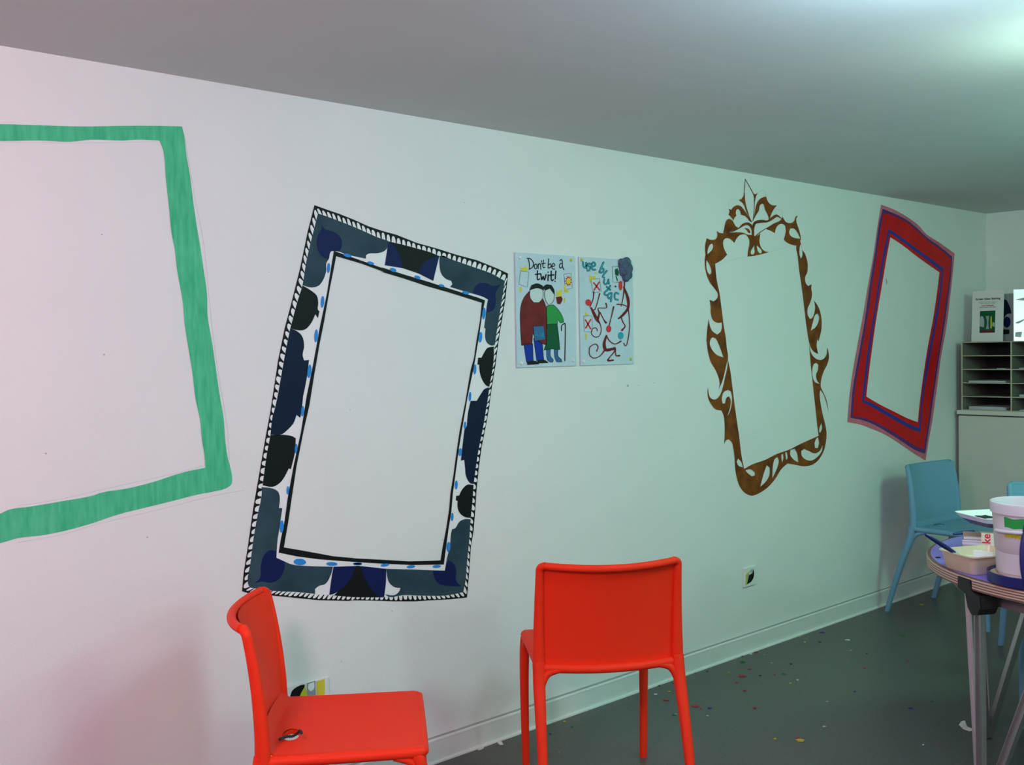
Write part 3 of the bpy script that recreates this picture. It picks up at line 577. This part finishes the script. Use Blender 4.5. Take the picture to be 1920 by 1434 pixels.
    tube(bm, cr([(-.2035,.2,.4545,.0138),(-.2035,.222,.4545,.0138),(-.196,.234,.4545,.013),(-.18,.238,.455,.011),(0,.239,.455,.0105),(.18,.238,.455,.011),(.196,.234,.4545,.013),(.2035,.222,.4545,.0138),(.2035,.2,.4545,.0138)], 6), 14)
    link('seat', bm, m, g, True)
    for ch in g.children: ch.data.transform(Matrix.Diagonal((1,1,.99,1)))
    return g
def dup(root, loc, rz, label):
    r = root.copy(); COL.objects.link(r); r.location = loc; r.rotation_euler = (0,0,rz); r['label'] = label
    for ch in list(root.children):
        c = ch.copy(); COL.objects.link(c); c.parent = r
    return r
cA = make_chair('plastic_chair', 'orange-red plastic chair seen side-on, a dark wisp in its seat slot', 'orange', 'orange plastic chairs by the wall')
cA.location = (1.389,-.534,0); cA.rotation_euler = (0,0,-2.181)
dup(cA, (2.366,-.559,0), -.601, 'orange-red plastic chair seen from behind, facing the painted wall')
cB = make_chair('plastic_chair', 'light blue plastic chair backed against the wall beneath the red painted frame', 'aqua', 'light blue plastic chairs around the table')
cB.location = (5.255,-.385,0); cB.rotation_euler = (0,0,3.06)
dup(cB, (4.742,-1.104,0), math.atan2(.81,-.58), 'light blue plastic chair behind the white bucket, only its back top showing')
dup(cB, (4.10,-1.46,0), math.pi/2, 'light blue plastic chair whose dark leg shows behind the metal table legs')
# pipe cleaner poked through the slot
bm = bmesh.new()
pc = [P(x, y, 2, .466+h) for x, y, h in ((524.5,1386,.006),(536,1381,.002),(548,1380,.001),(556,1376,.005),(562,1370,.014),(565,1374,.018))]
pts = cr([(v.x,v.y,v.z,.0034) for v in pc], 8)
pts = [(a,b,c,r*(1+.25*math.sin(i*2.1))) for i,(a,b,c,r) in enumerate(pts)]
tube(bm, pts, 10)
tag(link('pipe_cleaner', bm, 'fuzz', None, True), 'dark fuzzy pipe cleaner lying across the slot in the orange chair seat', 'craft item')
# ------------------------------------------------------------------ round table
TC = Vector((3.514,-1.741,0)); TR = .608; TZ = .72
t = thing('round_table', 'round table with purple top, striped plywood edge and metal legs', 'table', TC)
bm = bmesh.new(); lathe(bm, [(TR-.012,TZ-.001),(TR-.013,TZ),(.001,TZ+.0004)], 96); link('tabletop', bm, 'tabletop', t, True)
bm = bmesh.new(); lathe(bm, [(TR-.02,TZ-.036),(TR-.003,TZ-.036),(TR,TZ-.033),(TR,TZ-.005),(TR-.004,TZ-.001),(TR-.0118,TZ-.0008),(TR-.014,TZ-.0015)], 96); o = link('plywood_edge', bm, 'ply', t, True); o['label'] = 'striped plywood edge'
bm = bmesh.new(); lathe(bm, [(.002,TZ-.030),(.002,TZ-.034),(TR-.01,TZ-.034),(TR-.01,TZ-.030)], 64); link('underside', bm, 'apron', t)
bm = bmesh.new(); lathe(bm, [(TR-.09,TZ-.036),(TR-.09,TZ-.085),(TR-.075,TZ-.085),(TR-.075,TZ-.036)], 64)
link('apron', bm, 'apron', t, True)
ang0 = math.atan2(-1.448-TC.y, 2.985-TC.x)
def leg_unit(a):
    c, s = math.cos(a), math.sin(a); n = Vector((c,s,0)); tt = Vector((-s,c,0))
    bm = bmesh.new()
    pr = [(-.038,-.006),(.022,-.006),(.022,-.040),(.064,-.044),(.068,-.078),(.056,-.100),(.024,-.108),(.006,-.088),(.002,-.048),(-.038,-.042)]
    A = [bm.verts.new(n*(TR-.055)+tt*x+Vector((0,0,TZ+z))) for x, z in pr]; B = [bm.verts.new(n*(TR+.004)+tt*x+Vector((0,0,TZ+z))) for x, z in pr]
    bm.faces.new(A); bm.faces.new(B[::-1])
    for k in range(len(pr)): bm.faces.new((A[k],A[(k+1)%len(pr)],B[(k+1)%len(pr)],B[k]))
    bmesh.ops.bevel(bm, geom=bm.edges[:], offset=.003, segments=2, affect='EDGES')
    o = link('corner_bracket', bm, 'rub', t); o['label'] = 'black plastic corner bracket'
    foot = n*(TR-.055)+tt*(-.005)
    for top in (n*(TR-.035)+tt*.012, n*(TR-.15)+tt*(-.19), n*(TR-.16)+tt*(.19)):
        bm = bmesh.new(); fo = foot + (top-foot)*.02
        a0 = Vector((fo.x,fo.y,.004)); b0 = Vector((top.x,top.y,TZ-.05)); d = (b0-a0).normalized(); w = d.cross(n).normalized()*.014; h = n*.006
        # channel section bar with two raised edges
        sec = [(-1,-1),(1,-1),(1,1.6),(.8,1.6),(.8,.4),(-.8,.4),(-.8,1.6),(-1,1.6)]
        A = [bm.verts.new(a0+w*x+h*y) for x, y in sec]; B = [bm.verts.new(b0+w*x+h*y) for x, y in sec]
        bm.faces.new(A); bm.faces.new(B[::-1])
        for k in range(8): bm.faces.new((A[k],A[(k+1)%8],B[(k+1)%8],B[k]))
        link('leg', bm, 'alu', t)
for k in (0, -76, 180, -256): leg_unit(ang0+math.radians(k))
# ------------------------------------------------------------------ things on the table
TT = TZ+.0006
# white bucket standing in a navy tray
bc = P(1936, 1092, 2, TZ); bc.z = TT
k = thing('paint_tray', 'round navy plastic tray with peach paint under the white bucket', 'tray', bc)
bm = bmesh.new(); lathe(bm, [(.10,0),(.116,.002),(.118,.03),(.114,.031),(.112,.006),(.002,.005)], 56); link('rim', bm, 'navypl', k, True)
bm = bmesh.new(); lathe(bm, [(.001,.0055),(.1115,.0065),(.1115,.022),(.001,.023)], 48); link('peach_paint', bm, 'peach', k, True)
k = thing('bucket', 'white plastic bucket with green label print at the right edge of the photo', 'bucket', (bc.x,bc.y,TT+.0235))
bm = bmesh.new(); lathe(bm, [(.07,0),(.088,.0),(.090,.004),(.096,.07),(.0975,.072),(.101,.135),(.104,.175),(.109,.176),(.110,.20),(.109,.205),(.105,.206),(.102,.198),(.093,.01),(.002,.008)], 64); link('body', bm, 'bucket', k, True)
def bktprint(p0, p1, z0, z1, m, nm, wob=.0015):
    bm = bmesh.new(); A=[]; B=[]
    def rad(z): return .0902+(.104-.0902)*min(1,z/.175)+.0006
    for i in range(21):
        a = p0+(p1-p0)*i/20; zz0 = z0+wob*math.sin(i*.9); zz1 = z1+wob*1.3*math.sin(i*.7+1)
        A.append(bm.verts.new((rad(zz0)*math.cos(a),rad(zz0)*math.sin(a),zz0))); B.append(bm.verts.new((rad(zz1)*math.cos(a),rad(zz1)*math.sin(a),zz1)))
    for i in range(20): bm.faces.new((A[i],A[i+1],B[i+1],B[i]))
    link(nm, bm, m, k, True)
va = math.atan2(CAM.y-bc.y, CAM.x-bc.x)   # side turned to the room's near end
bktprint(va-.75, va+.35, .140, .168, 'leaf', 'green_print'); bktprint(va-.75, va+.35, .100, .128, 'acid', 'lime_print'); bktprint(va-.70, va+.2, .083, .090, 'yellow', 'yellow_print', .001)
bm = bmesh.new()
tube(bm, [((.1085)*math.cos(a),(.1085)*math.sin(a),.131+.003*math.sin(a*2),.0055) for a in [va-1.0+2.2*i/24 for i in range(25)]], 10); link('handle', bm, 'bucket', k, True)
# clear tub with cream paint
A_, B_ = Vector((3.055,-1.335,0)), Vector((2.992,-1.462,0)); ed = (B_-A_).normalized(); pn = Vector((-ed.y,ed.x,0))
if pn.x < 0: pn = -pn
cc = (A_+B_)/2+pn*.085
k = thing('paint_tub', 'cloudy takeaway tub of cream paint with a brush propped in it, on the table edge', 'tub', (cc.x,cc.y,TT), math.atan2(ed.y,ed.x))
def rrect(a, b, r, z, n=6):
    out = []
    for cx, cy, s in ((a-r,b-r,0),(-a+r,b-r,1),(-a+r,-b+r,2),(a-r,-b+r,3)):
        for i in range(n+1):
            t_ = math.pi/2*(s+i/n); out.append((cx+r*math.cos(t_), cy+r*math.sin(t_), z))
    return out
def loft(bm, loops, cap0=True, cap1=True):
    R_ = [[bm.verts.new(v) for v in l] for l in loops]
    for A, B in zip(R_, R_[1:]):
        for i in range(len(A)): bm.faces.new((A[i],A[(i+1)%len(A)],B[(i+1)%len(A)],B[i]))
    if cap0: bm.faces.new(R_[0][::-1])
    if cap1: bm.faces.new(R_[-1])
bm = bmesh.new(); loft(bm, [rrect(.062,.078,.02,0),rrect(.066,.082,.02,.006),rrect(.073,.090,.02,.052),rrect(.079,.096,.022,.053),rrect(.079,.096,.022,.056),rrect(.072,.089,.02,.056),rrect(.064,.080,.02,.008),rrect(.05,.06,.02,.006)]); link('body', bm, 'tub', k, True)
bm = bmesh.new(); loft(bm, [rrect(.066,.082,.02,.010),rrect(.069,.085,.02,.030),rrect(.06,.07,.02,.031)]); link('cream_paint', bm, 'cream', k, True)
bm = bmesh.new(); loft(bm, [rrect(.030,.004,.003,.030),rrect(.030,.004,.003,.062)]); bm.transform(Matrix.Translation((.035,-.02,0)) @ Matrix.Rotation(.5,4,'Z')); link('paint_crust', bm, 'white', k)
bm = bmesh.new(); loft(bm, [rrect(.0665,.0825,.02,.010),rrect(.0742,.0905,.02,.045)], False, False)
zs_ = [f for f in bm.faces if not ((f.calc_center_median().y > .03 and abs(math.sin(f.calc_center_median().x*90)) > .35))]
bmesh.ops.delete(bm, geom=zs_, context='FACES'); link('white_dribble', bm, 'white', k)
p_ = [((-.02,-.05),.018,.010),((.03,-.04),.020,.013),((.01,.01),.024,.012),((.03,.045),.018,.012)]
bm = bmesh.new()
for (x,y), r, hh in p_:
    res = bmesh.ops.create_icosphere(bm, subdivisions=2, radius=r)
    for v in res['verts']: v.co = Vector((x+v.co.x, y+v.co.y*1.2, .031+v.co.z*hh/r))
link('paint_clots', bm, 'white', k, True)
# brush
tip = P(1798, 1041, 2, TT+.045); end = P(1734, 1001, 2, TT+.118)
d = (end-tip); bm = bmesh.new()
k = thing('paintbrush', 'navy-handled paintbrush leaning in the tub of cream paint', 'paintbrush', tip)
L = d.length
tube(bm, [(*(d*.10),.0045),(*(d*.2),.0058),(*(d*.45),.0072),(*(d*.8),.0058),(*(d*.97),.0045),(*d,.002)], 12); link('handle', bm, 'navypl', k, True)
bm = bmesh.new(); tube(bm, [(0,0,0,.0058),(*(d*.06),.0062),(*(d*.13),.0050)], 12); link('ferrule', bm, 'smear', k, True)
bm = bmesh.new(); tube(bm, [(*(-d*.09),.003),(*(-d*.04),.008),(0,0,0,.0056)], 12); link('bristles', bm, 'cream', k, True)
# carton lying down, with the tray on it
def onbox(name, label, cat, c, rz, w, dpt, h, m, bev=.002):
    k = thing(name, label, cat, c, rz); bm = bmesh.new(); box(bm, -w/2, w/2, -dpt/2, dpt/2, 0, h, bev); link('body', bm, m, k); return k
def text(body, size, m, parent, mx, name='lettering', thick=0):
    cu = bpy.data.curves.new('t', 'FONT'); cu.body = body; cu.size = size; cu.align_x = 'CENTER'; cu.align_y = 'CENTER'; cu.offset = thick; cu.extrude = .0003
    o = bpy.data.objects.new('t', cu); COL.objects.link(o); bpy.context.view_layer.update()
    me = bpy.data.meshes.new_from_object(o.evaluated_get(bpy.context.evaluated_depsgraph_get()))
    bpy.data.objects.remove(o); me.transform(mx); me.materials.clear(); me.materials.append(MT[m])
    q = bpy.data.objects.new(name, me); COL.objects.link(q); q.parent = parent; return q
vd = math.atan2(3.2*0+(-1.3-CAM.y), 3.35)     # heading from the camera to the table
c = P(1866, 1047, 2, TZ); c.z = TT
cx_ = Vector((math.cos(vd), math.sin(vd), 0)); rx_ = Vector((cx_.y, -cx_.x, 0))
# flattened cartons / booklets
stack = [('green',.0), ('red',.009), ('white',.018), ('grey',.027), ('orange2',.036)]
tc = P(1866, 984, 2, TT+.095)+cx_*.03; bc2 = tc - rx_*.047 + cx_*.05; bc2.z = TT
cols = ['paper','scarlet','paper','grey','peach']; z = TT
labs = ['white booklet at the bottom of the stack behind the cream tub','red booklet second from the bottom of the stack behind the tub','white booklet in the middle of the stack behind the tub','grey booklet second from the top of the stack behind the tub','peach booklet topmost of the stack behind the tub']
for i in range(5):
    th = (.011,.007,.010,.006,.009)[i]
    k = thing('booklet', labs[i], 'booklet', (bc2.x+.003*math.sin(i*2.1), bc2.y, z), vd+.03*math.sin(i*1.7+.4), 'booklets stacked behind the tub')
    bm = bmesh.new(); box(bm, -.045, .045, -.048, .048, 0, th, .001); link('pages', bm, 'paper', k)
    bm = bmesh.new(); box(bm, -.0465, .0465, -.049, .049, th, th+.0008); link('cover', bm, cols[i], k)
    z += th+.001
cb = c + cx_*.012 - rx_*.014
k = onbox('drinks_carton', 'cream drinks carton with red lettering up its edge, between the tub and the bucket', 'carton', (cb.x,cb.y,TT), vd, .035, .052, .078, 'cream')
text('uke', .033, 'scarlet', k, Matrix.Translation((-.0180,.010,.053)) @ Matrix.Rotation(-math.pi/2,4,'Z') @ Matrix.Rotation(math.pi/2,4,'X') @ Matrix.Rotation(math.pi/2,4,'Z'), 'lettering', .0006)
# white tray with navy underside
tc = P(1866, 984, 2, TT+.095)+cx_*.03; tc.z = TT+.0925
q_ = tc + cx_*.03 + rx_*.043; sp = onbox('cardboard_box', 'low red box on the table that carries the white tray', 'box', (q_.x,q_.y,TT), vd, .09, .055, .0915, 'pink')
k = thing('paint_palette', 'white tray with navy underside and a black paint splotch, left of the bucket', 'tray', tc, vd+math.radians(35))
bm = bmesh.new(); loft(bm, [rrect(.060,.060,.02,0),rrect(.078,.078,.022,.016),rrect(.070,.070,.02,.016)]); link('underside', bm, 'navypl', k, True)
bm = bmesh.new(); loft(bm, [rrect(.079,.079,.022,.0165),rrect(.090,.090,.025,.030),rrect(.093,.093,.026,.033),rrect(.088,.088,.024,.033),rrect(.066,.066,.02,.0175)]); link('white_dish', bm, 'white', k, True)
pl = Paint(lambda a, b, dep: Vector((a, b, .0182+dep))); pl.poly([[(.95*a+.030,.95*b+.016) for a,b in [(-.03,-.03),(-.01,-.045),(.02,-.03),(.045,-.035),(.03,-.01),(.045,.01),(.02,.012),(.012,.04),(-.005,.018),(-.028,.022),(-.02,0)]]], .001); pl.done('black_splotch', 'black', k)
# dark brush lying at the far rim
a_ = P(1788, 1001, 2, TT+.008); b_ = P(1826, 996, 2, TT+.010)
bm = bmesh.new(); tube(bm, [(*a_,.004),(*(a_*.5+b_*.5),.007),(*b_,.005)], 10); tag(link('brush_handle', bm, 'navypl', None, True), 'dark brush handle lying across the far rim of the purple table', 'paintbrush')
# folded papers at far rim
a_ = P(1812, 1003, 2, TZ)
for i, (dx, dy, m, lab) in enumerate(((0,0,'paper2','blue paper sheet lying flat near the far rim of the table'),(.10,-.07,'scarlet','red paper sheet overlapping the blue one on the table'))):
    bm = bmesh.new(); box(bm, -.09, .09, -.06, .06, 0, .001); o = link('paper_sheet', bm, m); o.location = (a_.x+.03+dx, a_.y-.10+dy, TT+.0003+i*.0014); o.rotation_euler = (0,0,.4+i*.7); tag(o, lab, 'paper')
# crumb of paint on table
a_ = P(1759, 1046, 2, TZ); bm = bmesh.new(); box(bm, -.008, .008, -.003, .003, 0, .003, .001); o = link('crayon_stub', bm, 'ink'); o.location = (a_.x,a_.y,TT); o.rotation_euler = (0,0,-.8); tag(o, 'tiny black crayon stub beside the cream tub on the purple table', 'crayon')
# navy handle in front of bucket and cream lump behind
a_ = P(1925, 1075, 2, TT+.03)
e1, e2 = P(1921, 1098, 0, 2.86), P(1917, 978, 0, 2.88)
bm = bmesh.new(); f0 = P(1926,1103,2,TT+.006)
tube(bm, cr([(f0.x,f0.y,TT+.009,.008),(f0.x-.004,f0.y+.008,TT+.06,.009),(f0.x+.0,f0.y+.010,TT+.12,.009),(f0.x+.012,f0.y+.004,TT+.19,.007)], 5), 12)
tag(link('paint_roller_handle', bm, 'navypl', None, True), 'curved navy handle standing in front of the white bucket, half out of the photo', 'handle')
# ------------------------------------------------------------------ cupboard and pigeonholes on the far wall
FX = 6.0; yl = -.030
zc = .992
k = thing('cupboard', 'plain grey-white cupboard in the corner under the pigeonholes', 'cupboard', (FX,yl,0))
bm = bmesh.new(); box(bm, 0, .42, -1.0, 0, .0, zc-.018, .002); link('body', bm, 'cab', k)
bm = bmesh.new(); box(bm, -.006, .425, -1.0, .008, zc-.012, zc+.012, .002); link('top_board', bm, 'cabtop', k)
bm = bmesh.new(); box(bm, -.003, .42, -.998, .003, zc-.018, zc-.012); link('painted_gap_shade', bm, 'dark', k)  # solid dark strip paints the shade under the top board
zb = zc+.0125; zt = 1.402; ys = yl-.018
k = thing('pigeonhole_unit', 'cream pigeonhole rack of paper slots standing on the corner cupboard', 'shelf', (FX,ys,zb))
hh = zt-zb; th = .008; bw = .284; nb = 3
for i in range(nb+1):
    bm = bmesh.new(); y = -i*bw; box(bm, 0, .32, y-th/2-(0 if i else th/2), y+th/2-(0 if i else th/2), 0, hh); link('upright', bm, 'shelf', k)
    bm = bmesh.new(); box(bm, -.0015, .001, y-th/2-(0 if i else th/2), y+th/2-(0 if i else th/2), 0, hh); link('upright_edge', bm, 'lit_edge', k)
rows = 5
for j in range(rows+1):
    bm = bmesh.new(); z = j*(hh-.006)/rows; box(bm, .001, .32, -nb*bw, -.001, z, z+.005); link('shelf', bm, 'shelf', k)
    bm = bmesh.new(); box(bm, -.001, .001, -nb*bw, -.0, z, z+.005); link('shelf_edge', bm, 'lit_edge', k)
bm = bmesh.new(); box(bm, .318, .323, -nb*bw, 0, 0, hh); link('back_panel', bm, 'dark', k)  # panel coloured near-black to paint the shade deep in the slots
def sheets(bay, row, n, label, mm='paper', w=.21, off=.0):
    z0 = zb+row*(hh-.006)/rows+.0056
    k = thing('paper_pile', label, 'papers', (FX+.16, ys-bay*bw-bw/2+off, z0), 0, 'paper piles in the pigeonholes')
    for i in range(n):
        bm = bmesh.new(); hw = w/2
        box(bm, -.14, .13, -hw, hw, i*.0032, i*.0032+.0025); bm.transform(Matrix.Rotation(random.uniform(-.06,.06),4,'Z'))
        link('sheet', bm, mm if i % 2 == 0 else 'paper2', k)
sheets(0, 0, 5, 'untidy paper pile in the bottom left pigeonhole'); sheets(0, 2, 3, 'thin paper pile in the middle pigeonhole of the left column')
sheets(0, 3, 1, 'few sheets in the second pigeonhole from the top, left column', w=.05, off=-.08)
sheets(1, 0, 2, 'papers in the bottom pigeonhole of the next column, by the photo edge'); sheets(1, 1, 4, 'papers in the second pigeonhole up, by the photo edge'); sheets(1, 3, 2, 'papers in the second pigeonhole from the top, by the photo edge')
# leaflet, card, film on top of the rack
def standee(x, py0, py1, ztop, m, name, label, cat, tilt=.06, th=.004):
    y0 = P(py0[0], py0[1], 0, x).y; y1 = P(py1[0], py1[1], 0, x).y
    k = thing(name, label, cat, (x, (y0+y1)/2, zt)); k.rotation_euler = (0, tilt, 0)
    bm = bmesh.new(); w = abs(y1-y0)/2; box(bm, 0, th, -w, w, 0, ztop-zt, .0005); link('sheet', bm, m, k); return k, w, ztop-zt
zz = lambda px, py, x: P(px, py, 0, x).z
k, w, h = standee(6.06, (1821,600), (1880,600), zz(1850,544,6.06), 'paper', 'leaflet', 'white leaflet with dark heading and a garden picture, propped on the pigeonholes', 'leaflet')
TX = lambda y, z: Matrix.Translation((-.0003, y, z)) @ Matrix.Rotation(-math.pi/2,4,'Z') @ Matrix.Rotation(math.pi/2,4,'X')
text('Screen Glass Staining', .0165, 'ink', k, TX(0, h*.835), 'heading', .0004)
text('a short course for beginners', .0095, 'grey', k, TX(0, h*.775), 'text_line'); text('with all glass provided', .0095, 'grey', k, TX(0, h*.748), 'text_line')
text('every Wednesday', .0095, 'scarlet', k, TX(0, h*.705), 'red_text_line', .0002); text('please book at the desk', .0095, 'blue', k, TX(0, h*.672), 'blue_text_line')
fp = lambda a, b, dep: Vector((-.0004-dep, -a*w, b*h))
def fpaint(m, nm, loops, par, dep, sm=60):
    p = Paint(fp)
    for l in loops: p.poly([l], dep, sm=sm)
    p.done(nm, m, par)
fpaint('bottle', 'picture', [[(-.48,.17),(.50,.17),(.50,.60),(-.48,.60)]], k, 0, 0)
fpaint('smear', 'picture_sky', [[(-.47,.30),(-.2,.28),(-.2,.42),(-.32,.5),(-.47,.48)],[(.3,.3),(.48,.28),(.48,.36),(.34,.38)]], k, .0002)
fpaint('grey', 'picture_trunk', [[(-.08,.24),(.12,.24),(.08,.36),(.12,.5),(-.1,.5),(-.02,.36)]], k, .0003)
fpaint('maroon', 'picture_bed', [[(-.44,.175),(.46,.175),(.36,.22),(0,.21),(-.3,.225)]], k, .0004)
fpaint('acid', 'picture_grass', [[(.2,.26),(.3,.25),(.28,.5),(.2,.48)]], k, .0003)
k, w, h = standee(6.16, (1868,600), (1904,600), zz(1890,550,6.16), 'smear', 'picture_card', 'grey card with a dark fan and blue disc behind the white leaflet', 'card', .05)
fpaint('deepnavy', 'dark_fan', [[(-.35,.42),(-.35,.88),(0,.86),(.38,.70),(.55,.58),(-.05,.55)]], k, 0, 40); fpaint('navy', 'blue_disc', [[(.08+.38*math.cos(a), .40+.115*math.sin(a)) for a in [i*math.pi/9 for i in range(18)]]], k, .0004)
fpaint('ink', 'dark_block', [[(-.3,.14),(.35,.15),(.35,.24),(-.3,.25)]], k, 0, 0)
k, w, h = standee(6.03, (1903,600), (1962,600), zz(1912,542,6.03), 'silver', 'plastic_wallet', 'shiny bright plastic wallet on the pigeonholes at the photo edge', 'wallet', .09); k.rotation_euler = (0,.09,.42)
fpaint('smear', 'grey_marks', [[(-.9,.36),(-.4,.42),(-.2,.45),(-.5,.37),(-.85,.34)],[(-.92,.08),(-.55,.07),(-.5,.18),(-.9,.17)],[(-.4,.07),(0,.07),(0,.18),(-.38,.18)],[(-.9,.8),(-.3,.84),(.2,.82),(-.2,.78)]], k, 0)
# ------------------------------------------------------------------ paper scraps on the floor
ZF = Z(1180,1180,2.5946)
SCR = [('red',[(585,105,9),(583,192,7),(548,226,15),(521,259,7),(560,296,8),(610,382,8),(178,344,13),(320,373,13),(348,385,7),(708,222,5),(306,210,5),(1144,188,6),(820,530,10),(1510,567,5),(1352,155,5)]),
 ('blue',[(391,384,9),(938,15,9),(1367,384,10),(1096,302,5),(378,205,5)]),
 ('green',[(552,157,11),(751,217,9),(212,262,6),(221,416,10),(1472,350,5),(1325,28,9)]),
 ('white',[(126,317,8),(227,413,6),(380,421,5),(590,120,8),(818,247,6),(963,352,4),(947,473,7),(1062,52,10),(1077,102,4),(1430,562,4)]),
 ('yellow',[(831,541,17),(710,533,7),(693,164,5),(485,211,5),(195,303,7),(785,262,5),(656,125,4),(853,62,6),(815,32,6)]),
 ('dark',[(124,268,5),(787,168,5),(927,62,5),(530,127,5),(636,225,5),(1155,120,4)])]
SM = dict(red=mat('red_paper',(.45,.02,.03),.7), blue=mat('dark_blue_paper',(.02,.03,.30),.7), green=mat('green_paper',(.01,.16,.05),.7), white=mat('white_scrap',(.55,.6,.58),.7), yellow=mat('yellow_paper',(.55,.42,.04),.7), dark=mat('black_paper',(.012,.015,.015),.7))
def scrap(px, py, r, m, label, group, elong=1.0, k=7):
    c = P(px, py, 2, 0); rr = r*(c-CAM).dot(ray(px,py).normalized())/F*1.15
    bm = bmesh.new(); top = []; bot = []; ph = random.random()*6
    for i in range(k):
        a = ph+6.28319*i/k; q = rr*random.uniform(.7,1.25)
        top.append(bm.verts.new((q*math.cos(a)*elong, q*math.sin(a), .0009+random.random()*.002))); bot.append(bm.verts.new((q*math.cos(a)*elong, q*math.sin(a), .0002)))
    bm.faces.new(top); bm.faces.new(bot[::-1])
    for i in range(k): bm.faces.new((bot[i],bot[(i+1)%k],top[(i+1)%k],top[i]))
    y = min(c.y, -.022-rr)
    o = link('paper_scrap', bm, m); o.location = (c.x, y, 0.0002); tag(o, label, 'paper scrap', group)
word = dict(dark='black')
for kx, L in SCR:
    for x, y, r in L:
        (a, b), = ZF([(x, y)]); w_ = word.get(kx, kx)
        scrap(a, b, r/2.6, SM[kx], f'tiny {w_} paper scrap on the grey floor', f'{w_} paper scraps on the floor', 1, random.choice((5,6,7)))
for px, py, r, m, lab in ((1010+48,1353,2.4,'yellow','tiny yellow scrap between the legs of the chair seen from behind'),(1048,1411,1.6,'yellow','tiny pale scrap near the foot of the chair seen from behind'),(1072,1363,2.5,'green','faint green scrap between the legs of the chair seen from behind'),(1032,1376,2.5,'blue','faint dark blue scrap by the leg of the chair seen from behind'),
   (1728,1134,3,'yellow','small tan scrap on the floor between the blue chair and the table'),(1692,1191,3.5,'green','dark green scrap on the floor in front of the blue chair leg')):
    scrap(px, py, r, SM[m], lab, None)
# torn white paper bits: by skirting, and by the table leg
def torn(px, py, pts, label, s):
    c = P(px, py, 2, 0); bm = bmesh.new()
    def w3(a, b, z):
        q = P(a, b, 2, 0); return Vector((q.x-c.x, min(q.y,-.02)-c.y, z))
    A = [bm.verts.new(w3(a, b, .001+s*(i % 3)*.002)) for i, (a, b) in enumerate(pts)]; B = [bm.verts.new(w3(a, b, .0002)) for a, b in pts]
    bm.faces.new(A); bm.faces.new(B[::-1]); n = len(pts)
    for i in range(n): bm.faces.new((B[i],B[(i+1)%n],A[(i+1)%n],A[i]))
    o = link('torn_paper', bm, 'paper'); o.location = (c.x, c.y, .0002); tag(o, label, 'paper scrap')
torn(1812,1362,[(1798,1359),(1802,1354),(1809,1353),(1813,1362),(1822,1367),(1826,1370),(1818,1371),(1806,1367)], 'torn white paper piece lying beside the metal table leg', 1)
torn(900,1401,[(893,1402),(898,1399),(904,1399),(907,1403),(902,1406),(896,1407)], 'curled white paper bit against the skirting between the two orange chairs', 1)
torn(936,1393,[(931,1391),(935,1390),(940,1392),(944,1396),(938,1397),(933,1394)], 'pointed white paper bit beside the curled one by the skirting', 1)
# ------------------------------------------------------------------ ceiling lamps
def area(name, loc, e, col, sx, sy, spread=180):
    l = bpy.data.lights.new(name, 'AREA'); l.energy = e; l.color = col; l.shape = 'RECTANGLE'; l.size = sx; l.size_y = sy; l.spread = math.radians(spread)
    o = bpy.data.objects.new(name, l); COL.objects.link(o); o.location = loc; return o
LAMPS = [((2.86,-1.86),'round ceiling lamp with a green tinge whose glow shows at the right edge', 3, (.62,1,.80), 8),
 ((4.1,-2.25),'round ceiling lamp with an added green tint beyond the purple table', 5, (.34,1,.62), 42),  # pink and green lamp tints added to give the wall its colour cast
 ((2.0,-1.97),'round ceiling lamp with an added violet glow nearest the two posters', 7, (.52,.86,1), 27), ((-.15,-1.9),'round ceiling lamp with an added pink tint at the green painted frame end', 5, (1,.56,.72), 94),
 ((2.6,-4.4),'round ceiling lamp in the unseen half of the room', 6, (.60,.97,.90), 40)]
for (x, y), lab, e, colr, watt in LAMPS:
    g = thing('ceiling_lamp', lab, 'lamp', (x,y,CEIL), 0, 'round ceiling lamps')
    bm = bmesh.new(); lathe(bm, [(.15,-.002),(.155,-.02),(.15,-.024),(.01,-.024)], 40); link('lamp_base', bm, 'plate', g, True)
    m = MT['lamp'].copy(); b = m.node_tree.nodes['Principled BSDF']; b.inputs['Emission Color'].default_value = (*((.62,.30,1) if 'violet' in lab else colr),1); b.inputs['Emission Strength'].default_value = e  # violet emission added to one diffuser to tint the ceiling near it
    bm = bmesh.new(); lathe(bm, [(.143,-.0245),(.142,-.05),(.125,-.075),(.08,-.09),(.01,-.094)], 40); link('diffuser', bm, m, g, True)
    l = bpy.data.lights.new('lamp_glow', 'POINT'); l.energy = watt; l.color = colr; l.shadow_soft_size = .17
    o = bpy.data.objects.new('lamp_glow', l); COL.objects.link(o); o.location = (x, y, CEIL-.215)
wd = bpy.data.worlds.new('world'); SC.world = wd; wd.use_nodes = True; wd.node_tree.nodes['Background'].inputs[0].default_value = (.5,.5,.5,1); wd.node_tree.nodes['Background'].inputs[1].default_value = 0
SC.view_settings.view_transform = 'Standard'; SC.view_settings.look = 'None'; SC.view_settings.gamma = 1; SC.view_settings.use_curve_mapping = False
SC.view_settings.exposure = 0
